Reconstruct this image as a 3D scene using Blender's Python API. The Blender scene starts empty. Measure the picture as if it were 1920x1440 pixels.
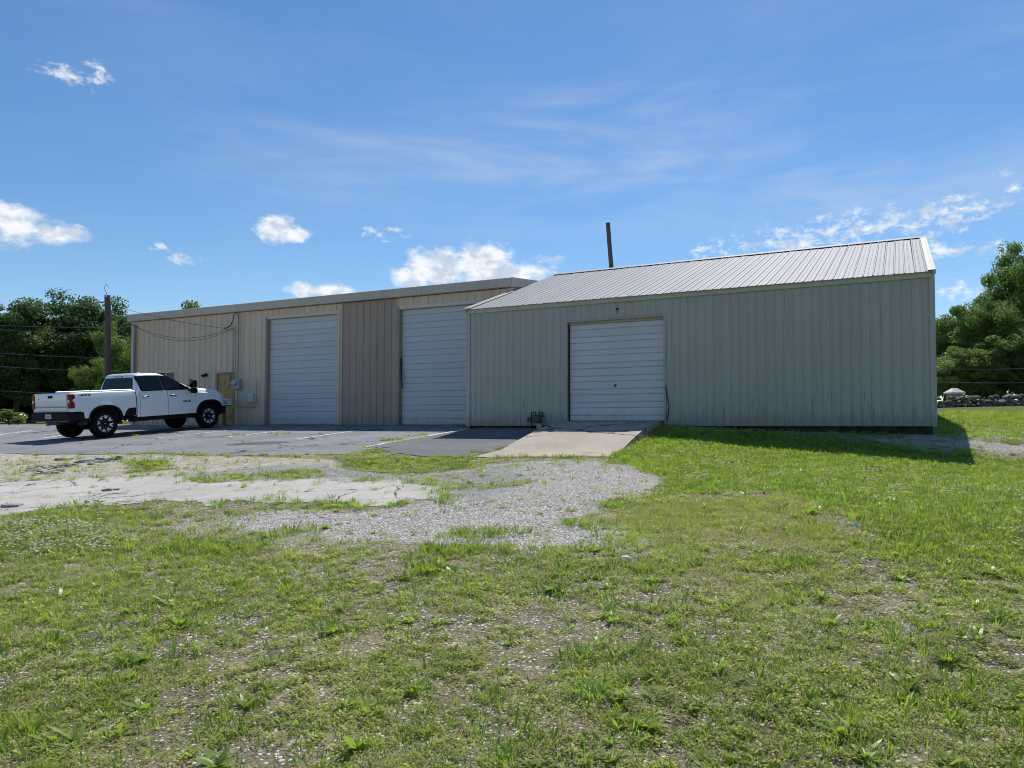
import bpy, bmesh, math, random
import numpy as np
from mathutils import Vector, Matrix
from mathutils.geometry import delaunay_2d_cdt

R = math.radians
random.seed(7)
rng = np.random.default_rng(11)
scene = bpy.context.scene
col = scene.collection

# ------------------------------------------------------------------ camera
F = 1400.0 / 1920.0          # focal length as a fraction of the picture width
PITCH = R(2.0)
SHIFT = 26.0
CAMZ = 0.05
cam_data = bpy.data.cameras.new('camera')
cam_data.sensor_width = 36.0
cam_data.lens = 36.0 * F
cam_data.shift_y = SHIFT / 1920.0
cam_data.clip_start = 0.05
cam_data.clip_end = 6000.0
cam = bpy.data.objects.new('camera', cam_data)
cam.location = (0, 0, CAMZ)
cam.rotation_euler = (R(90) + PITCH, 0, 0)
col.objects.link(cam)
scene.camera = cam

# ------------------------------------------------------------------ light
SUN_EL, SUN_AZ = R(58), R(17)          # azimuth measured from +Y towards +X
sun_dir = Vector((math.sin(SUN_AZ) * math.cos(SUN_EL), math.cos(SUN_AZ) * math.cos(SUN_EL), math.sin(SUN_EL)))
sd = bpy.data.lights.new('sun', 'SUN')
sd.energy = 5.0
sd.angle = R(0.55)
sd.color = (1.0, 0.955, 0.88)
sun = bpy.data.objects.new('sun', sd)
sun.rotation_euler = (-sun_dir).to_track_quat('-Z', 'Y').to_euler()
sun.location = (0, 0, 40)
col.objects.link(sun)

def ray(px, py):
    dx = (px - 960.0) / 1400.0
    dz = -(py - (720.0 + SHIFT)) / 1400.0
    c, s = math.cos(PITCH), math.sin(PITCH)
    return np.array([dx, c - dz * s, s + dz * c])

# sky: clear blue with scattered cumulus and a thin veil of cirrus, laid out by direction
world = bpy.data.worlds.new('World')
scene.world = world
world.use_nodes = True
wt = world.node_tree
world.cycles.sampling_method = 'MANUAL'
world.cycles.sample_map_resolution = 512
wt.nodes.clear()
def WN(t, **kw):
    n = wt.nodes.new(t)
    for k, v in kw.items():
        setattr(n, k, v)
    return n
def wmath(op, a, b=None, c=None, clamp=False):
    n = WN('ShaderNodeMath', operation=op, use_clamp=clamp)
    for i, v in enumerate((a, b, c)):
        if v is None:
            continue
        if isinstance(v, (int, float)):
            n.inputs[i].default_value = v
        else:
            wt.links.new(v, n.inputs[i])
    return n.outputs[0]
def build_sky():
    out = WN('ShaderNodeOutputWorld')
    bg = WN('ShaderNodeBackground')
    sky = WN('ShaderNodeTexSky', sky_type='NISHITA')
    sky.sun_disc = False
    sky.sun_elevation = SUN_EL
    sky.sun_rotation = SUN_AZ
    sky.altitude = 150
    sky.air_density = 1.0
    sky.dust_density = 0.15
    sky.ozone_density = 3.0
    tc = WN('ShaderNodeTexCoord')
    sep = WN('ShaderNodeSeparateXYZ')
    wt.links.new(tc.outputs['Generated'], sep.inputs[0])
    az = wmath('ARCTAN2', sep.outputs[0], sep.outputs[1])
    el = wmath('ARCSINE', sep.outputs[2])
    co = WN('ShaderNodeCombineXYZ')
    wt.links.new(az, co.inputs[0]); wt.links.new(el, co.inputs[1])
    def fbm(sx, sy, detail, rough, off, dist=0.0):
        m = WN('ShaderNodeMapping')
        m.inputs['Scale'].default_value = (sx, sy, 1)
        m.inputs['Location'].default_value = (off, off * 0.37, 0)
        wt.links.new(co.outputs[0], m.inputs[0])
        n = WN('ShaderNodeTexNoise', noise_dimensions='2D')
        n.inputs['Scale'].default_value = 1.0
        n.inputs['Detail'].default_value = detail
        n.inputs['Roughness'].default_value = rough
        n.inputs['Distortion'].default_value = dist
        wt.links.new(m.outputs[0], n.inputs['Vector'])
        return n.outputs['Fac']
    def ang(px, py):
        d = ray(px, py); d = d / np.linalg.norm(d)
        return math.atan2(d[0], d[1]), math.asin(d[2])
    def blob(px, py, rx, ry):
        a, e = ang(px, py)
        m = WN('ShaderNodeVectorMath', operation='MULTIPLY_ADD')
        wt.links.new(co.outputs[0], m.inputs[0])
        sx, sy = 1400.0 / rx, 1400.0 / ry
        m.inputs[1].default_value = (sx, sy, 0)
        m.inputs[2].default_value = (-a*sx, -e*sy, 0)
        l = WN('ShaderNodeTexGradient', gradient_type='SPHERICAL')
        wt.links.new(m.outputs[0], l.inputs[0])
        return l.outputs['Fac']
    def union(bl):
        o = bl[0]
        for b in bl[1:]:
            o = wmath('MAXIMUM', o, b)
        return o
    puff = union([blob(*b) for b in (
        (24, 425, 60, 42), (95, 436, 66, 22), (520, 430, 46, 30), (552, 440, 42, 18),
        (830, 505, 90, 52), (900, 500, 100, 56), (975, 510, 90, 34), (780, 520, 70, 26),
        (600, 543, 80, 21))])
    wisp = union([blob(*b) for b in (
        (130, 142, 70, 20), (185, 135, 30, 26), (190, 170, 26, 10), (1500, 450, 200, 40), (1640, 425, 150, 42), (1760, 410, 120, 42),
        (1850, 390, 70, 26), (1350, 470, 70, 18), (1790, 372, 40, 12), (1885, 320, 24, 14), (1905, 352, 28, 12),
        (1770, 470, 56, 30), (1805, 545, 70, 24), (1870, 470, 40, 20), (1560, 410, 50, 16), (1035, 488, 50, 14), (350, 486, 44, 15), (303, 466, 24, 12), (720, 438, 60, 18))])
    n1 = fbm(26, 40, 6, 0.6, 3.1)
    n2 = fbm(48, 85, 5, 0.65, 9.7)
    puff = wmath('SUBTRACT', puff, wmath('LESS_THAN', puff, 0.001))
    d1 = wmath('ADD', wmath('MULTIPLY', puff, 0.95), wmath('MULTIPLY', wmath('SUBTRACT', n1, 0.5), 1.5))
    d1 = WNsmooth(d1, 0.08, 0.62)
    d2 = wmath('ADD', wmath('MULTIPLY', wisp, 0.55), wmath('MULTIPLY', wmath('SUBTRACT', n2, 0.52), 2.3))
    d2 = wmath('MULTIPLY', WNsmooth(d2, 0.05, 0.85), WNsmooth(wisp, 0.0, 0.35))
    d2 = wmath('MULTIPLY', d2, 0.88)
    # the same kind of scattered clouds over the rest of the sky, out of the frame
    g = fbm(5, 9, 5, 0.62, 21.3)
    away = WNsmooth(wmath('ABSOLUTE', az), 0.72, 0.95)
    low = WNsmooth(el, 0.75, 0.45)
    d3 = wmath('MULTIPLY', WNsmooth(g, 0.63, 0.72), wmath('MULTIPLY', away, low))
    # cirrus veil
    c1 = fbm(2.0, 9.5, 5, 0.52, 5.5, 0.5)
    c2 = fbm(9, 60, 3, 0.6, 1.5)
    veil = wmath('ADD', wmath('MULTIPLY', c1, 0.84), wmath('MULTIPLY', c2, 0.16))
    veil = WNsmooth(veil, 0.36, 0.82)
    vb = union([blob(1150, 290, 640, 190), blob(800, 330, 560, 130), blob(1650, 260, 520, 200)])
    vmask = wmath('ADD', wmath('MULTIPLY', WNsmooth(vb, 0.0, 0.8), 0.50), 0.10)
    veil = wmath('MULTIPLY', veil, vmask)
    dens = wmath('MAXIMUM', wmath('MAXIMUM', d1, d2), d3, clamp=True)
    # colour of the clear sky: Nishita, a little more saturated as a phone renders it
    hs = WN('ShaderNodeHueSaturation')
    hs.inputs['Hue'].default_value = SKY_HUE
    hs.inputs['Saturation'].default_value = SKY_SAT
    hs.inputs['Value'].default_value = SKY_VAL
    wt.links.new(sky.outputs[0], hs.inputs['Color'])
    mv = WN('ShaderNodeMixRGB')
    wt.links.new(veil, mv.inputs[0]); wt.links.new(hs.outputs[0], mv.inputs[1])
    mv.inputs[2].default_value = (6.2, 7.2, 8.6, 1)
    shade = WN('ShaderNodeMixRGB')
    sh = WNsmooth(fbm(30, 46, 3, 0.55, 14.2), 0.35, 0.62)
    wt.links.new(sh, shade.inputs[0])
    shade.inputs[1].default_value = (5.9, 6.8, 8.1, 1)
    shade.inputs[2].default_value = (9.4, 9.7, 10.2, 1)
    mc = WN('ShaderNodeMixRGB')
    wt.links.new(dens, mc.inputs[0]); wt.links.new(mv.outputs[0], mc.inputs[1]); wt.links.new(shade.outputs[0], mc.inputs[2])
    wt.links.new(mc.outputs[0], bg.inputs['Color'])
    bg.inputs['Strength'].default_value = SKY_STR
    wt.links.new(bg.outputs[0], out.inputs[0])
def WNsmooth(v, lo, hi):
    n = WN('ShaderNodeMapRange', interpolation_type='SMOOTHSTEP')
    wt.links.new(v, n.inputs['Value'])
    n.inputs['From Min'].default_value = lo; n.inputs['From Max'].default_value = hi
    return n.outputs[0]
SKY_HUE, SKY_SAT, SKY_VAL, SKY_STR = 0.5, 1.20, 1.20, 0.10
build_sky()

scene.view_settings.view_transform = 'Standard'
scene.view_settings.look = 'None'
scene.view_settings.exposure = 0.0
scene.view_settings.gamma = 1.0
scene.view_settings.use_curve_mapping = False
scene.cycles.adaptive_threshold = 0.015
scene.cycles.filter_width = 1.0
scene.cycles.use_denoising = True
scene.cycles.max_bounces = 4
scene.cycles.diffuse_bounces = 3
scene.cycles.glossy_bounces = 2
scene.cycles.transparent_max_bounces = 8
scene.cycles.sample_clamp_indirect = 6.0

# ------------------------------------------------------------------ helpers
class MB:
    def __init__(s):
        s.v = []; s.f = []
    def add(s, vs, fs):
        o = len(s.v)
        s.v.extend([tuple(map(float, p)) for p in vs])
        s.f.extend([tuple(i + o for i in f) for f in fs])
        return s
    def box(s, x0, x1, y0, y1, z0, z1):
        return s.add([(x0,y0,z0),(x1,y0,z0),(x1,y1,z0),(x0,y1,z0),(x0,y0,z1),(x1,y0,z1),(x1,y1,z1),(x0,y1,z1)],
                     [(0,3,2,1),(4,5,6,7),(0,1,5,4),(1,2,6,5),(2,3,7,6),(3,0,4,7)])
    def chamfer_box(s, x0, x1, y0, y1, z0, z1, c):
        # box with its long edges cut, built as an octagonal prism along x
        prof = [(y0+c,z0),(y1-c,z0),(y1,z0+c),(y1,z1-c),(y1-c,z1),(y0+c,z1),(y0,z1-c),(y0,z0+c)]
        return s.prism_x(prof, x0, x1)
    def prism_x(s, prof, x0, x1):
        n = len(prof)
        vs = [(x0, a, b) for a, b in prof] + [(x1, a, b) for a, b in prof]
        fs = [tuple(reversed(range(n))), tuple(range(n, 2*n))]
        fs += [(i, (i+1) % n, n + (i+1) % n, n + i) for i in range(n)]
        return s.add(vs, fs)
    def prism_y(s, prof, y0, y1):      # prof: (x, z)
        n = len(prof)
        vs = [(a, y0, b) for a, b in prof] + [(a, y1, b) for a, b in prof]
        fs = [tuple(range(n)), tuple(reversed(range(n, 2*n)))]
        fs += [((i+1) % n, i, n + i, n + (i+1) % n) for i in range(n)]
        return s.add(vs, fs)
    def prism_z(s, prof, z0, z1):      # prof: (x, y)
        n = len(prof)
        vs = [(a, b, z0) for a, b in prof] + [(a, b, z1) for a, b in prof]
        fs = [tuple(reversed(range(n))), tuple(range(n, 2*n))]
        fs += [(i, (i+1) % n, n + (i+1) % n, n + i) for i in range(n)]
        return s.add(vs, fs)
    def grid(s, P, close=False):
        # P[i][j] points
        n, m = len(P), len(P[0])
        vs = [p for row in P for p in row]
        fs = []
        for i in range(n - 1):
            for j in range(m - (0 if close else 1)):
                fs.append((i*m + j, i*m + (j+1) % m, (i+1)*m + (j+1) % m, (i+1)*m + j))
        return s.add(vs, fs)
    def tube(s, pts, rad, n=8, cap=True):
        pts = [Vector(p) for p in pts]
        if isinstance(rad, (int, float)):
            rad = [rad] * len(pts)
        rows = []
        up = None
        for i, p in enumerate(pts):
            d = (pts[min(i+1, len(pts)-1)] - pts[max(i-1, 0)]).normalized()
            if up is None:
                up = d.orthogonal().normalized()
            up = (up - d * up.dot(d)).normalized()
            w = d.cross(up)
            rows.append([tuple(p + (up * math.cos(2*math.pi*k/n) + w * math.sin(2*math.pi*k/n)) * rad[i]) for k in range(n)])
        o = len(s.v)
        s.grid(rows, close=True)
        if cap:
            s.f.append(tuple(o + k for k in reversed(range(n))))
            m = o + (len(rows) - 1) * n
            s.f.append(tuple(m + k for k in range(n)))
        return s
    def lathe_y(s, prof, n=32, cx=0, cz=0):   # prof: (radius, y) revolved about the y axis
        rows = []
        for r, y in prof:
            rows.append([(cx + r*math.cos(2*math.pi*k/n), y, cz + r*math.sin(2*math.pi*k/n)) for k in range(n)])
        return s.grid(rows, close=True)
    def mesh(s, name, smooth=False):
        me = bpy.data.meshes.new(name)
        me.from_pydata(s.v, [], s.f)
        me.validate()
        bm = bmesh.new(); bm.from_mesh(me)
        bmesh.ops.recalc_face_normals(bm, faces=bm.faces)
        bm.to_mesh(me); bm.free()
        if smooth:
            me.shade_smooth()
            if smooth is not True:
                me.set_sharp_from_angle(angle=R(smooth))
        return me
    def build(s, name, mat, parent=None, smooth=False):
        me = s.mesh(name, smooth)
        return obj(name, me, mat, parent)

def obj(name, me, mat=None, parent=None):
    o = bpy.data.objects.new(name, me)
    if mat is not None and not me.materials:
        me.materials.append(mat)
    col.objects.link(o)
    if parent is not None:
        o.parent = parent
    return o
def tag(o, label=None, cat=None, group=None, kind=None):
    if label: o['label'] = label
    if cat: o['category'] = cat
    if group: o['group'] = group
    if kind: o['kind'] = kind
    return o
def empty(name, loc, rz=0.0):
    o = bpy.data.objects.new(name, None)
    o.empty_display_size = 0.3
    o.location = loc
    o.rotation_euler = (0, 0, rz)
    col.objects.link(o)
    return o
def fast_mesh(name, V, Fq, smooth=False):
    """mesh from numpy arrays: V (n,3), Fq (m,k)"""
    me = bpy.data.meshes.new(name)
    V = np.asarray(V, dtype=np.float32); Fq = np.asarray(Fq, dtype=np.int32)
    me.vertices.add(len(V)); me.vertices.foreach_set('co', V.ravel())
    m, k = Fq.shape
    me.loops.add(m * k); me.loops.foreach_set('vertex_index', Fq.ravel())
    me.polygons.add(m)
    me.polygons.foreach_set('loop_start', np.arange(m, dtype=np.int32) * k)
    me.polygons.foreach_set('loop_total', np.full(m, k, dtype=np.int32))
    me.update(calc_edges=True)
    if smooth: me.shade_smooth()
    return me
def text_mesh(body, size, extrude=0.002, align='CENTER', shear=0.0, bold=0.0):
    cu = bpy.data.curves.new('lettering', 'FONT')
    cu.body = body; cu.size = size; cu.extrude = extrude; cu.align_x = align; cu.shear = shear; cu.offset = bold
    cu.resolution_u = 3
    t = bpy.data.objects.new('lettering', cu)
    col.objects.link(t)
    bpy.context.view_layer.update()
    me = bpy.data.meshes.new_from_object(t.evaluated_get(bpy.context.evaluated_depsgraph_get()))
    bpy.data.objects.remove(t)
    bpy.data.curves.remove(cu)
    return me

# numpy value noise
_perm = rng.random((256, 256))
def vnoise(x, y):
    xi = np.floor(x).astype(int); yi = np.floor(y).astype(int)
    xf = x - xi; yf = y - yi
    u = xf*xf*(3-2*xf); v = yf*yf*(3-2*yf)
    g = lambda a, b: _perm[a & 255, b & 255]
    return (g(xi,yi)*(1-u)+g(xi+1,yi)*u)*(1-v) + (g(xi,yi+1)*(1-u)+g(xi+1,yi+1)*u)*v
def fbm2(x, y, sc, oct=4, seed=0.0):
    o = 0; a = 0.5; t = 0; f = 1.0/sc
    for i in range(oct):
        o = o + a*vnoise(x*f + 17.3*i + seed, y*f - 9.1*i + seed*1.7); t += a; a *= 0.5; f *= 2.03
    return o / t
def sstep(a, b, x):
    t = np.clip((x - a) / (b - a), 0, 1)
    return t*t*(3-2*t)

# ------------------------------------------------------------------ materials
def mat_new(name):
    m = bpy.data.materials.new(name)
    m.use_nodes = True
    m.node_tree.nodes.clear()
    return m
class NT:
    """small node-graph writer"""
    def __init__(s, m):
        s.t = m.node_tree
    def n(s, typ, ins=None, **kw):
        nd = s.t.nodes.new(typ)
        for k, v in kw.items(): setattr(nd, k, v)
        for k, v in (ins or {}).items(): s.put(nd.inputs[k], v)
        return nd
    def put(s, sock, v):
        if hasattr(v, 'links') or isinstance(v, bpy.types.NodeSocket):
            s.t.links.new(v, sock)
        else:
            if isinstance(v, tuple) and len(v) == 3 and sock.type == 'RGBA': v = (*v, 1)
            sock.default_value = v
    def math(s, op, a, b=0.0, clamp=False):
        nd = s.n('ShaderNodeMath', operation=op, use_clamp=clamp)
        s.put(nd.inputs[0], a); s.put(nd.inputs[1], b)
        return nd.outputs[0]
    def mix(s, f, a, b, mode='MIX'):
        nd = s.n('ShaderNodeMixRGB', blend_type=mode)
        s.put(nd.inputs[0], f); s.put(nd.inputs[1], a); s.put(nd.inputs[2], b)
        return nd.outputs[0]
    def noise(s, vec, scale, detail=4, rough=0.55, dist=0.0):
        nd = s.n('ShaderNodeTexNoise')
        if vec is not None: s.t.links.new(vec, nd.inputs['Vector'])
        nd.inputs['Scale'].default_value = scale; nd.inputs['Detail'].default_value = detail
        nd.inputs['Roughness'].default_value = rough; nd.inputs['Distortion'].default_value = dist
        return nd.outputs['Fac']
    def ramp(s, v, lo, hi, a=0.0, b=1.0):
        nd = s.n('ShaderNodeMapRange', interpolation_type='SMOOTHSTEP')
        s.put(nd.inputs['Value'], v)
        nd.inputs['From Min'].default_value = lo; nd.inputs['From Max'].default_value = hi
        nd.inputs['To Min'].default_value = a; nd.inputs['To Max'].default_value = b
        return nd.outputs[0]
    def mapping(s, vec, scale, loc=(0,0,0)):
        nd = s.n('ShaderNodeMapping')
        s.t.links.new(vec, nd.inputs['Vector'])
        nd.inputs['Scale'].default_value = scale; nd.inputs['Location'].default_value = loc
        return nd.outputs[0]
    def bump(s, h, strength, dist=0.02):
        nd = s.n('ShaderNodeBump')
        nd.inputs['Strength'].default_value = strength; nd.inputs['Distance'].default_value = dist
        s.t.links.new(h, nd.inputs['Height'])
        return nd.outputs[0]
    def finish(s, color, rough=0.6, metal=0.0, spec=0.4, normal=None, **kw):
        b = s.n('ShaderNodeBsdfPrincipled')
        s.put(b.inputs['Base Color'], color); s.put(b.inputs['Roughness'], rough); s.put(b.inputs['Metallic'], metal)
        b.inputs['Specular IOR Level'].default_value = spec
        for k, v in kw.items(): s.put(b.inputs[k.replace('_', ' ')], v)
        if normal is not None: s.t.links.new(normal, b.inputs['Normal'])
        o = s.n('ShaderNodeOutputMaterial')
        s.t.links.new(b.outputs[0], o.inputs[0])
        return b
    def pos(s):
        return s.n('ShaderNodeNewGeometry').outputs['Position']
    def rnd(s):
        return s.n('ShaderNodeObjectInfo').outputs['Random']

def simple(name, color, rough=0.5, metal=0.0, spec=0.4, var=0.12, scale=9.0, **kw):
    m = mat_new(name); t = NT(m)
    n = t.noise(t.pos(), scale, 5, 0.6)
    c = t.mix(t.ramp(n, 0.3, 0.7), tuple(x*(1-var) for x in color), tuple(min(1, x*(1+var)) for x in color))
    t.finish(c, rough, metal, spec, **kw)
    return m

def mat_panel(name, color, dirt, rough=0.45, streak=0.25, grime_h=0.6, grime=0.5, var=0.06, zref=0.0, stain=None, metal=0.0, spec=0.35, bumpk=0.25, runs=1.0):
    """painted corrugated sheet: slight panel-to-panel tone, run-off streaks, splash dirt with ragged top"""
    m = mat_new(name); t = NT(m)
    p = t.pos()
    r = t.rnd()
    base = t.mix(r, tuple(x*(1-var) for x in color), tuple(x*(1+var) for x in color))
    st = t.noise(t.mapping(p, (6.0, 6.0, 0.28)), 2.2, 5, 0.65)
    base = t.mix(t.math('MULTIPLY', t.ramp(st, 0.45, 0.75), streak), base, dirt)
    sep = t.n('ShaderNodeSeparateXYZ'); t.t.links.new(p, sep.inputs[0])
    ht = t.math('SUBTRACT', sep.outputs[2], zref)
    rag = t.noise(t.mapping(p, (3.0, 3.0, 0.8)), 2.0, 6, 0.7)
    g = t.math('SUBTRACT', t.math('MULTIPLY', rag, 2.0*grime_h), ht)
    base = t.mix(t.math('MULTIPLY', t.ramp(g, 0.0, grime_h), grime), base, dirt)
    run = t.noise(t.mapping(p, (9.0, 9.0, 0.35)), 1.9, 4, 0.6)
    runh = t.ramp(t.math('SUBTRACT', t.math('MULTIPLY', rag, 1.7), ht), 0.0, 0.35)
    base = t.mix(t.math('MULTIPLY', t.math('MULTIPLY', t.ramp(run, 0.60, 0.70), runh), grime*runs), base, tuple(x*0.45 for x in dirt))
    big = t.noise(p, 0.9, 4, 0.6)
    base = t.mix(t.math('MULTIPLY', t.ramp(big, 0.35, 0.7), 0.22), base, tuple(x*0.78 for x in color))
    if stain:
        sn = t.noise(t.mapping(p, (5.0, 5.0, 1.6)), 1.7, 6, 0.7)
        base = t.mix(t.ramp(sn, 0.66, 0.74), base, stain)
    oil = t.noise(t.mapping(p, (2.5, 2.5, 0.9)), 2.0, 2, 0.5)
    t.finish(base, rough, metal, spec, normal=t.bump(oil, bumpk, 0.015))
    return m
# ------------------------------------------------------------------ the lie of the land
ALPHA = R(26.4)
EX, EY = math.cos(ALPHA), -math.sin(ALPHA)      # along the facades, to the right
PX, PY = math.sin(ALPHA), math.cos(ALPHA)       # square to the facades, away from the road side
G0 = np.array([-1.25, 21.37])                   # front left corner of the grey building
BROT = -ALPHA
def W(u, v, z=0.0):
    return (G0[0] + u*EX + v*PX, G0[1] + u*EY + v*PY, z)
def UV(x, y):
    dx, dy = x - G0[0], y - G0[1]
    return dx*EX + dy*EY, dx*PX + dy*PY
def H(x, y):
    x = np.asarray(x, float); y = np.asarray(y, float)
    u, v = UV(x, y)
    s = -v
    base = np.interp(s, [-300, -60, -20, -2.9, -0.5, 3.5, 18.6, 40, 90, 400], [2.0, 0.6, 0.15, 0.0, -0.12, -0.43, -1.55, -2.6, -3.2, -3.5])
    right = np.interp(s, [-300, -60, -24, 0], [4.0, 2.2, 1.00, -0.159])
    w = sstep(9.5, 13.0, u)
    base = np.where(s < 0, base*(1-w) + right*w, base)
    dip = np.interp(s, [-9, -3, 0, 2, 4.5, 10], [0, 0.1, 0.22, 1.0, 0.95, 0.0])
    base = base - 0.066*np.clip(u - 6.8, 0, 7.0)*dip
    base = base + 0.07*sstep(8.2, 6.2, u)*sstep(5.35, 5.75, u)*sstep(4.2, 1.5, s)*sstep(-0.6, 0.0, s)
    base = base + 0.085*sstep(-0.4, 0.5, u)*sstep(13.2, 11.8, u)*sstep(2.4, 0.3, s)*sstep(-2.5, -0.6, s)
    r = np.hypot(x, y)
    und = (fbm2(x, y, 2.3, 3, 4.0) - 0.5)*0.07*sstep(0.5, 5, s)*sstep(60, 25, r)
    und = und + (fbm2(x, y, 0.45, 2, 9.0) - 0.5)*0.022*sstep(3.0, 7.0, s)*sstep(40, 20, r)
    return base + und
def Hs(x, y):
    return float(H(np.array([x]), np.array([y]))[0])
def g(px, py):
    """point of the ground seen in a given direction"""
    d = ray(px, py)
    t = np.linspace(1.5, 70, 2200)
    X, Y, Z = d[0]*t, d[1]*t, CAMZ + d[2]*t
    below = np.nonzero(Z < H(X, Y))[0]
    i = below[0] if len(below) else len(t) - 1
    return X[i], Y[i]
def gp(poly):
    return np.array([g(*p) for p in poly])
def sd_poly(x, y, poly):
    """signed distance, positive inside"""
    x = np.asarray(x, float); y = np.asarray(y, float)
    d = np.full(x.shape, 1e9); ins = np.zeros(x.shape, bool)
    n = len(poly)
    for i in range(n):
        ax, ay = poly[i]; bx, by = poly[(i+1) % n]
        ex, ey = bx-ax, by-ay
        t = np.clip(((x-ax)*ex + (y-ay)*ey)/(ex*ex+ey*ey+1e-12), 0, 1)
        d = np.minimum(d, np.hypot(x-ax-t*ex, y-ay-t*ey))
        c = ((ay > y) != (by > y)) & (x < (bx-ax)*(y-ay)/(by-ay+1e-12) + ax)
        ins ^= c
    return np.where(ins, d, -d)

ZP = dict(
 lush=[(1150,860),(1200,832),(1250,806),(1400,812),(1560,824),(1680,836),(1760,846),(1860,860),(2080,866),(2080,1130),(1860,1090),(1720,1060),(1640,1010),(1600,965),(1500,930),(1380,920),(1262,930),(1250,895),(1200,872)],
 gravel=[(880,872),(1000,864),(1140,864),(1210,880),(1248,897),(1240,915),(1180,935),(1130,955),(1115,972),(1190,995),(1190,1018),(1100,1030),(900,1026),(760,1020),(600,1006),(420,985),(500,962),(640,957),(830,938),(1000,905)],
 gravel2=[(1560,824),(1690,815),(1760,803),(1850,800),(2080,815),(2080,858),(1860,852),(1700,844)],
 pave=[(-160,905),(60,903),(240,897),(330,893),(380,905),(500,901),(640,904),(740,905),(820,911),(838,924),(800,940),(700,951),(650,943),(560,944),(450,940),(380,955),(300,944),(150,950),(60,962),(-160,968)],
 pale=[(-160,850),(330,853),(700,866),(890,864),(900,880),(640,905),(240,897),(-160,905)],
 oldasph=[(262,893),(330,884),(430,880),(520,872),(640,866),(900,868),(1010,885),(1000,925),(880,948),(840,935),(640,903),(420,903)],
 mix=[(250,975),(420,962),(620,957),(900,950),(960,1015),(900,1035),(600,1035),(300,1015)],
 hair=[(1130,965),(1260,935),(1500,932),(1600,1000),(1570,1100),(1400,1135),(1150,1070)],
 clover=[(-160,985),(150,983),(275,1005),(255,1035),(100,1052),(-160,1048)],
 strip1=[(620,858),(760,856),(900,866),(905,878),(800,888),(700,890),(640,880)],
 strip2=[(230,862),(320,862),(330,880),(240,888)],
 strip3=[(60,962),(280,950),(285,975),(60,990)],
 strip4=[(340,1045),(380,1015),(460,1005),(455,1030),(390,1050)],
 strip5=[(870,1000),(1000,985),(1040,998),(1000,1010),(880,1012)],
 strip6=[(390,890),(500,885),(600,880),(600,892),(480,902),(390,900)],
)
ZP = {k: gp(v) for k, v in ZP.items()}
def zone(name, x, y, soft=0.35, jig=0.5, js=0.9, seed=1.0):
    sd_ = sd_poly(x, y, ZP[name]) + (fbm2(x, y, js, 4, seed) - 0.5)*2*jig
    return sstep(-soft, soft, sd_)

# ------------------------------------------------------------------ ground sheet
def axis(lo, hi, step, far):
    a = list(np.arange(lo, hi + 1e-6, step))
    d = step; x = a[-1]
    while x < far:
        d *= 1.32; x += d; a.append(x)
    d = step; x = a[0]
    while x > -far:
        d *= 1.32; x -= d; a.insert(0, x)
    return np.array(a)
def mat_ground():
    m = mat_new('yard_soil'); t = NT(m)
    p = t.pos()
    at = lambda n: t.n('ShaderNodeAttribute', attribute_name=n).outputs['Fac']
    big = t.noise(p, 0.8, 5, 0.6); mid = t.noise(p, 4.5, 6, 0.65); fine = t.noise(p, 34, 5, 0.7); vf = t.noise(p, 120, 3, 0.7)
    soil = t.mix(t.ramp(mid, 0.35, 0.65), (0.085, 0.066, 0.047), (0.22, 0.18, 0.13))
    soil = t.mix(t.ramp(fine, 0.4, 0.75), soil, (0.31, 0.265, 0.205))
    thatch = t.mix(t.ramp(vf, 0.35, 0.65), (0.17, 0.155, 0.075), (0.33, 0.30, 0.17))
    soil = t.mix(t.math('MULTIPLY', t.ramp(big, 0.40, 0.62), 0.65), soil, thatch)
    vor = t.n('ShaderNodeTexVoronoi', feature='F1'); t.t.links.new(p, vor.inputs['Vector']); vor.inputs['Scale'].default_value = 38
    sepc = t.n('ShaderNodeSeparateColor'); t.t.links.new(vor.outputs['Color'], sepc.inputs[0])
    stone = t.mix(sepc.outputs[0], (0.44, 0.425, 0.40), (0.80, 0.775, 0.73))
    stone = t.mix(t.ramp(vor.outputs['Distance'], 0.25, 0.62), stone, (0.27, 0.245, 0.21))
    gm = t.ramp(t.math('ADD', at('gravel'), t.math('MULTIPLY', t.math('SUBTRACT', fine, 0.5), 1.1)), 0.35, 0.62)
    c = t.mix(gm, soil, stone)
    # loose stones showing singly in the soil
    one = t.math('MULTIPLY', t.ramp(sepc.outputs[1], 0.62, 0.66), t.ramp(vor.outputs['Distance'], 0.46, 0.36))
    c = t.mix(t.math('MULTIPLY', one, t.ramp(mid, 0.30, 0.45)), c, stone)
    pal = t.mix(t.ramp(mid, 0.35, 0.65), (0.34, 0.30, 0.235), (0.50, 0.465, 0.40))
    pal = t.mix(t.ramp(fine, 0.5, 0.8), pal, (0.24, 0.20, 0.15))
    c = t.mix(t.ramp(t.math('ADD', at('pale'), t.math('MULTIPLY', t.math('SUBTRACT', mid, 0.5), 0.9)), 0.35, 0.65), c, pal)
    asp = t.mix(t.ramp(fine, 0.35, 0.7), (0.22, 0.218, 0.214), (0.42, 0.41, 0.39))
    c = t.mix(t.ramp(t.math('ADD', at('oldasph'), t.math('MULTIPLY', t.math('SUBTRACT', big, 0.5), 2.2)), 0.70, 0.95), c, asp)
    lus = t.mix(t.ramp(vf, 0.35, 0.65), (0.06, 0.085, 0.018), (0.17, 0.175, 0.06))
    c = t.mix(t.ramp(t.math('ADD', at('lush'), t.math('MULTIPLY', t.math('SUBTRACT', mid, 0.5), 0.7)), 0.3, 0.7), c, lus)
    hgt = t.math('ADD', t.math('MULTIPLY', fine, 0.6), t.math('MULTIPLY', t.math('SUBTRACT', 1.0, vor.outputs['Distance']), 0.5))
    t.finish(c, 0.95, 0, 0.12, normal=t.bump(hgt, 0.9, 0.03))
    return m
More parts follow.
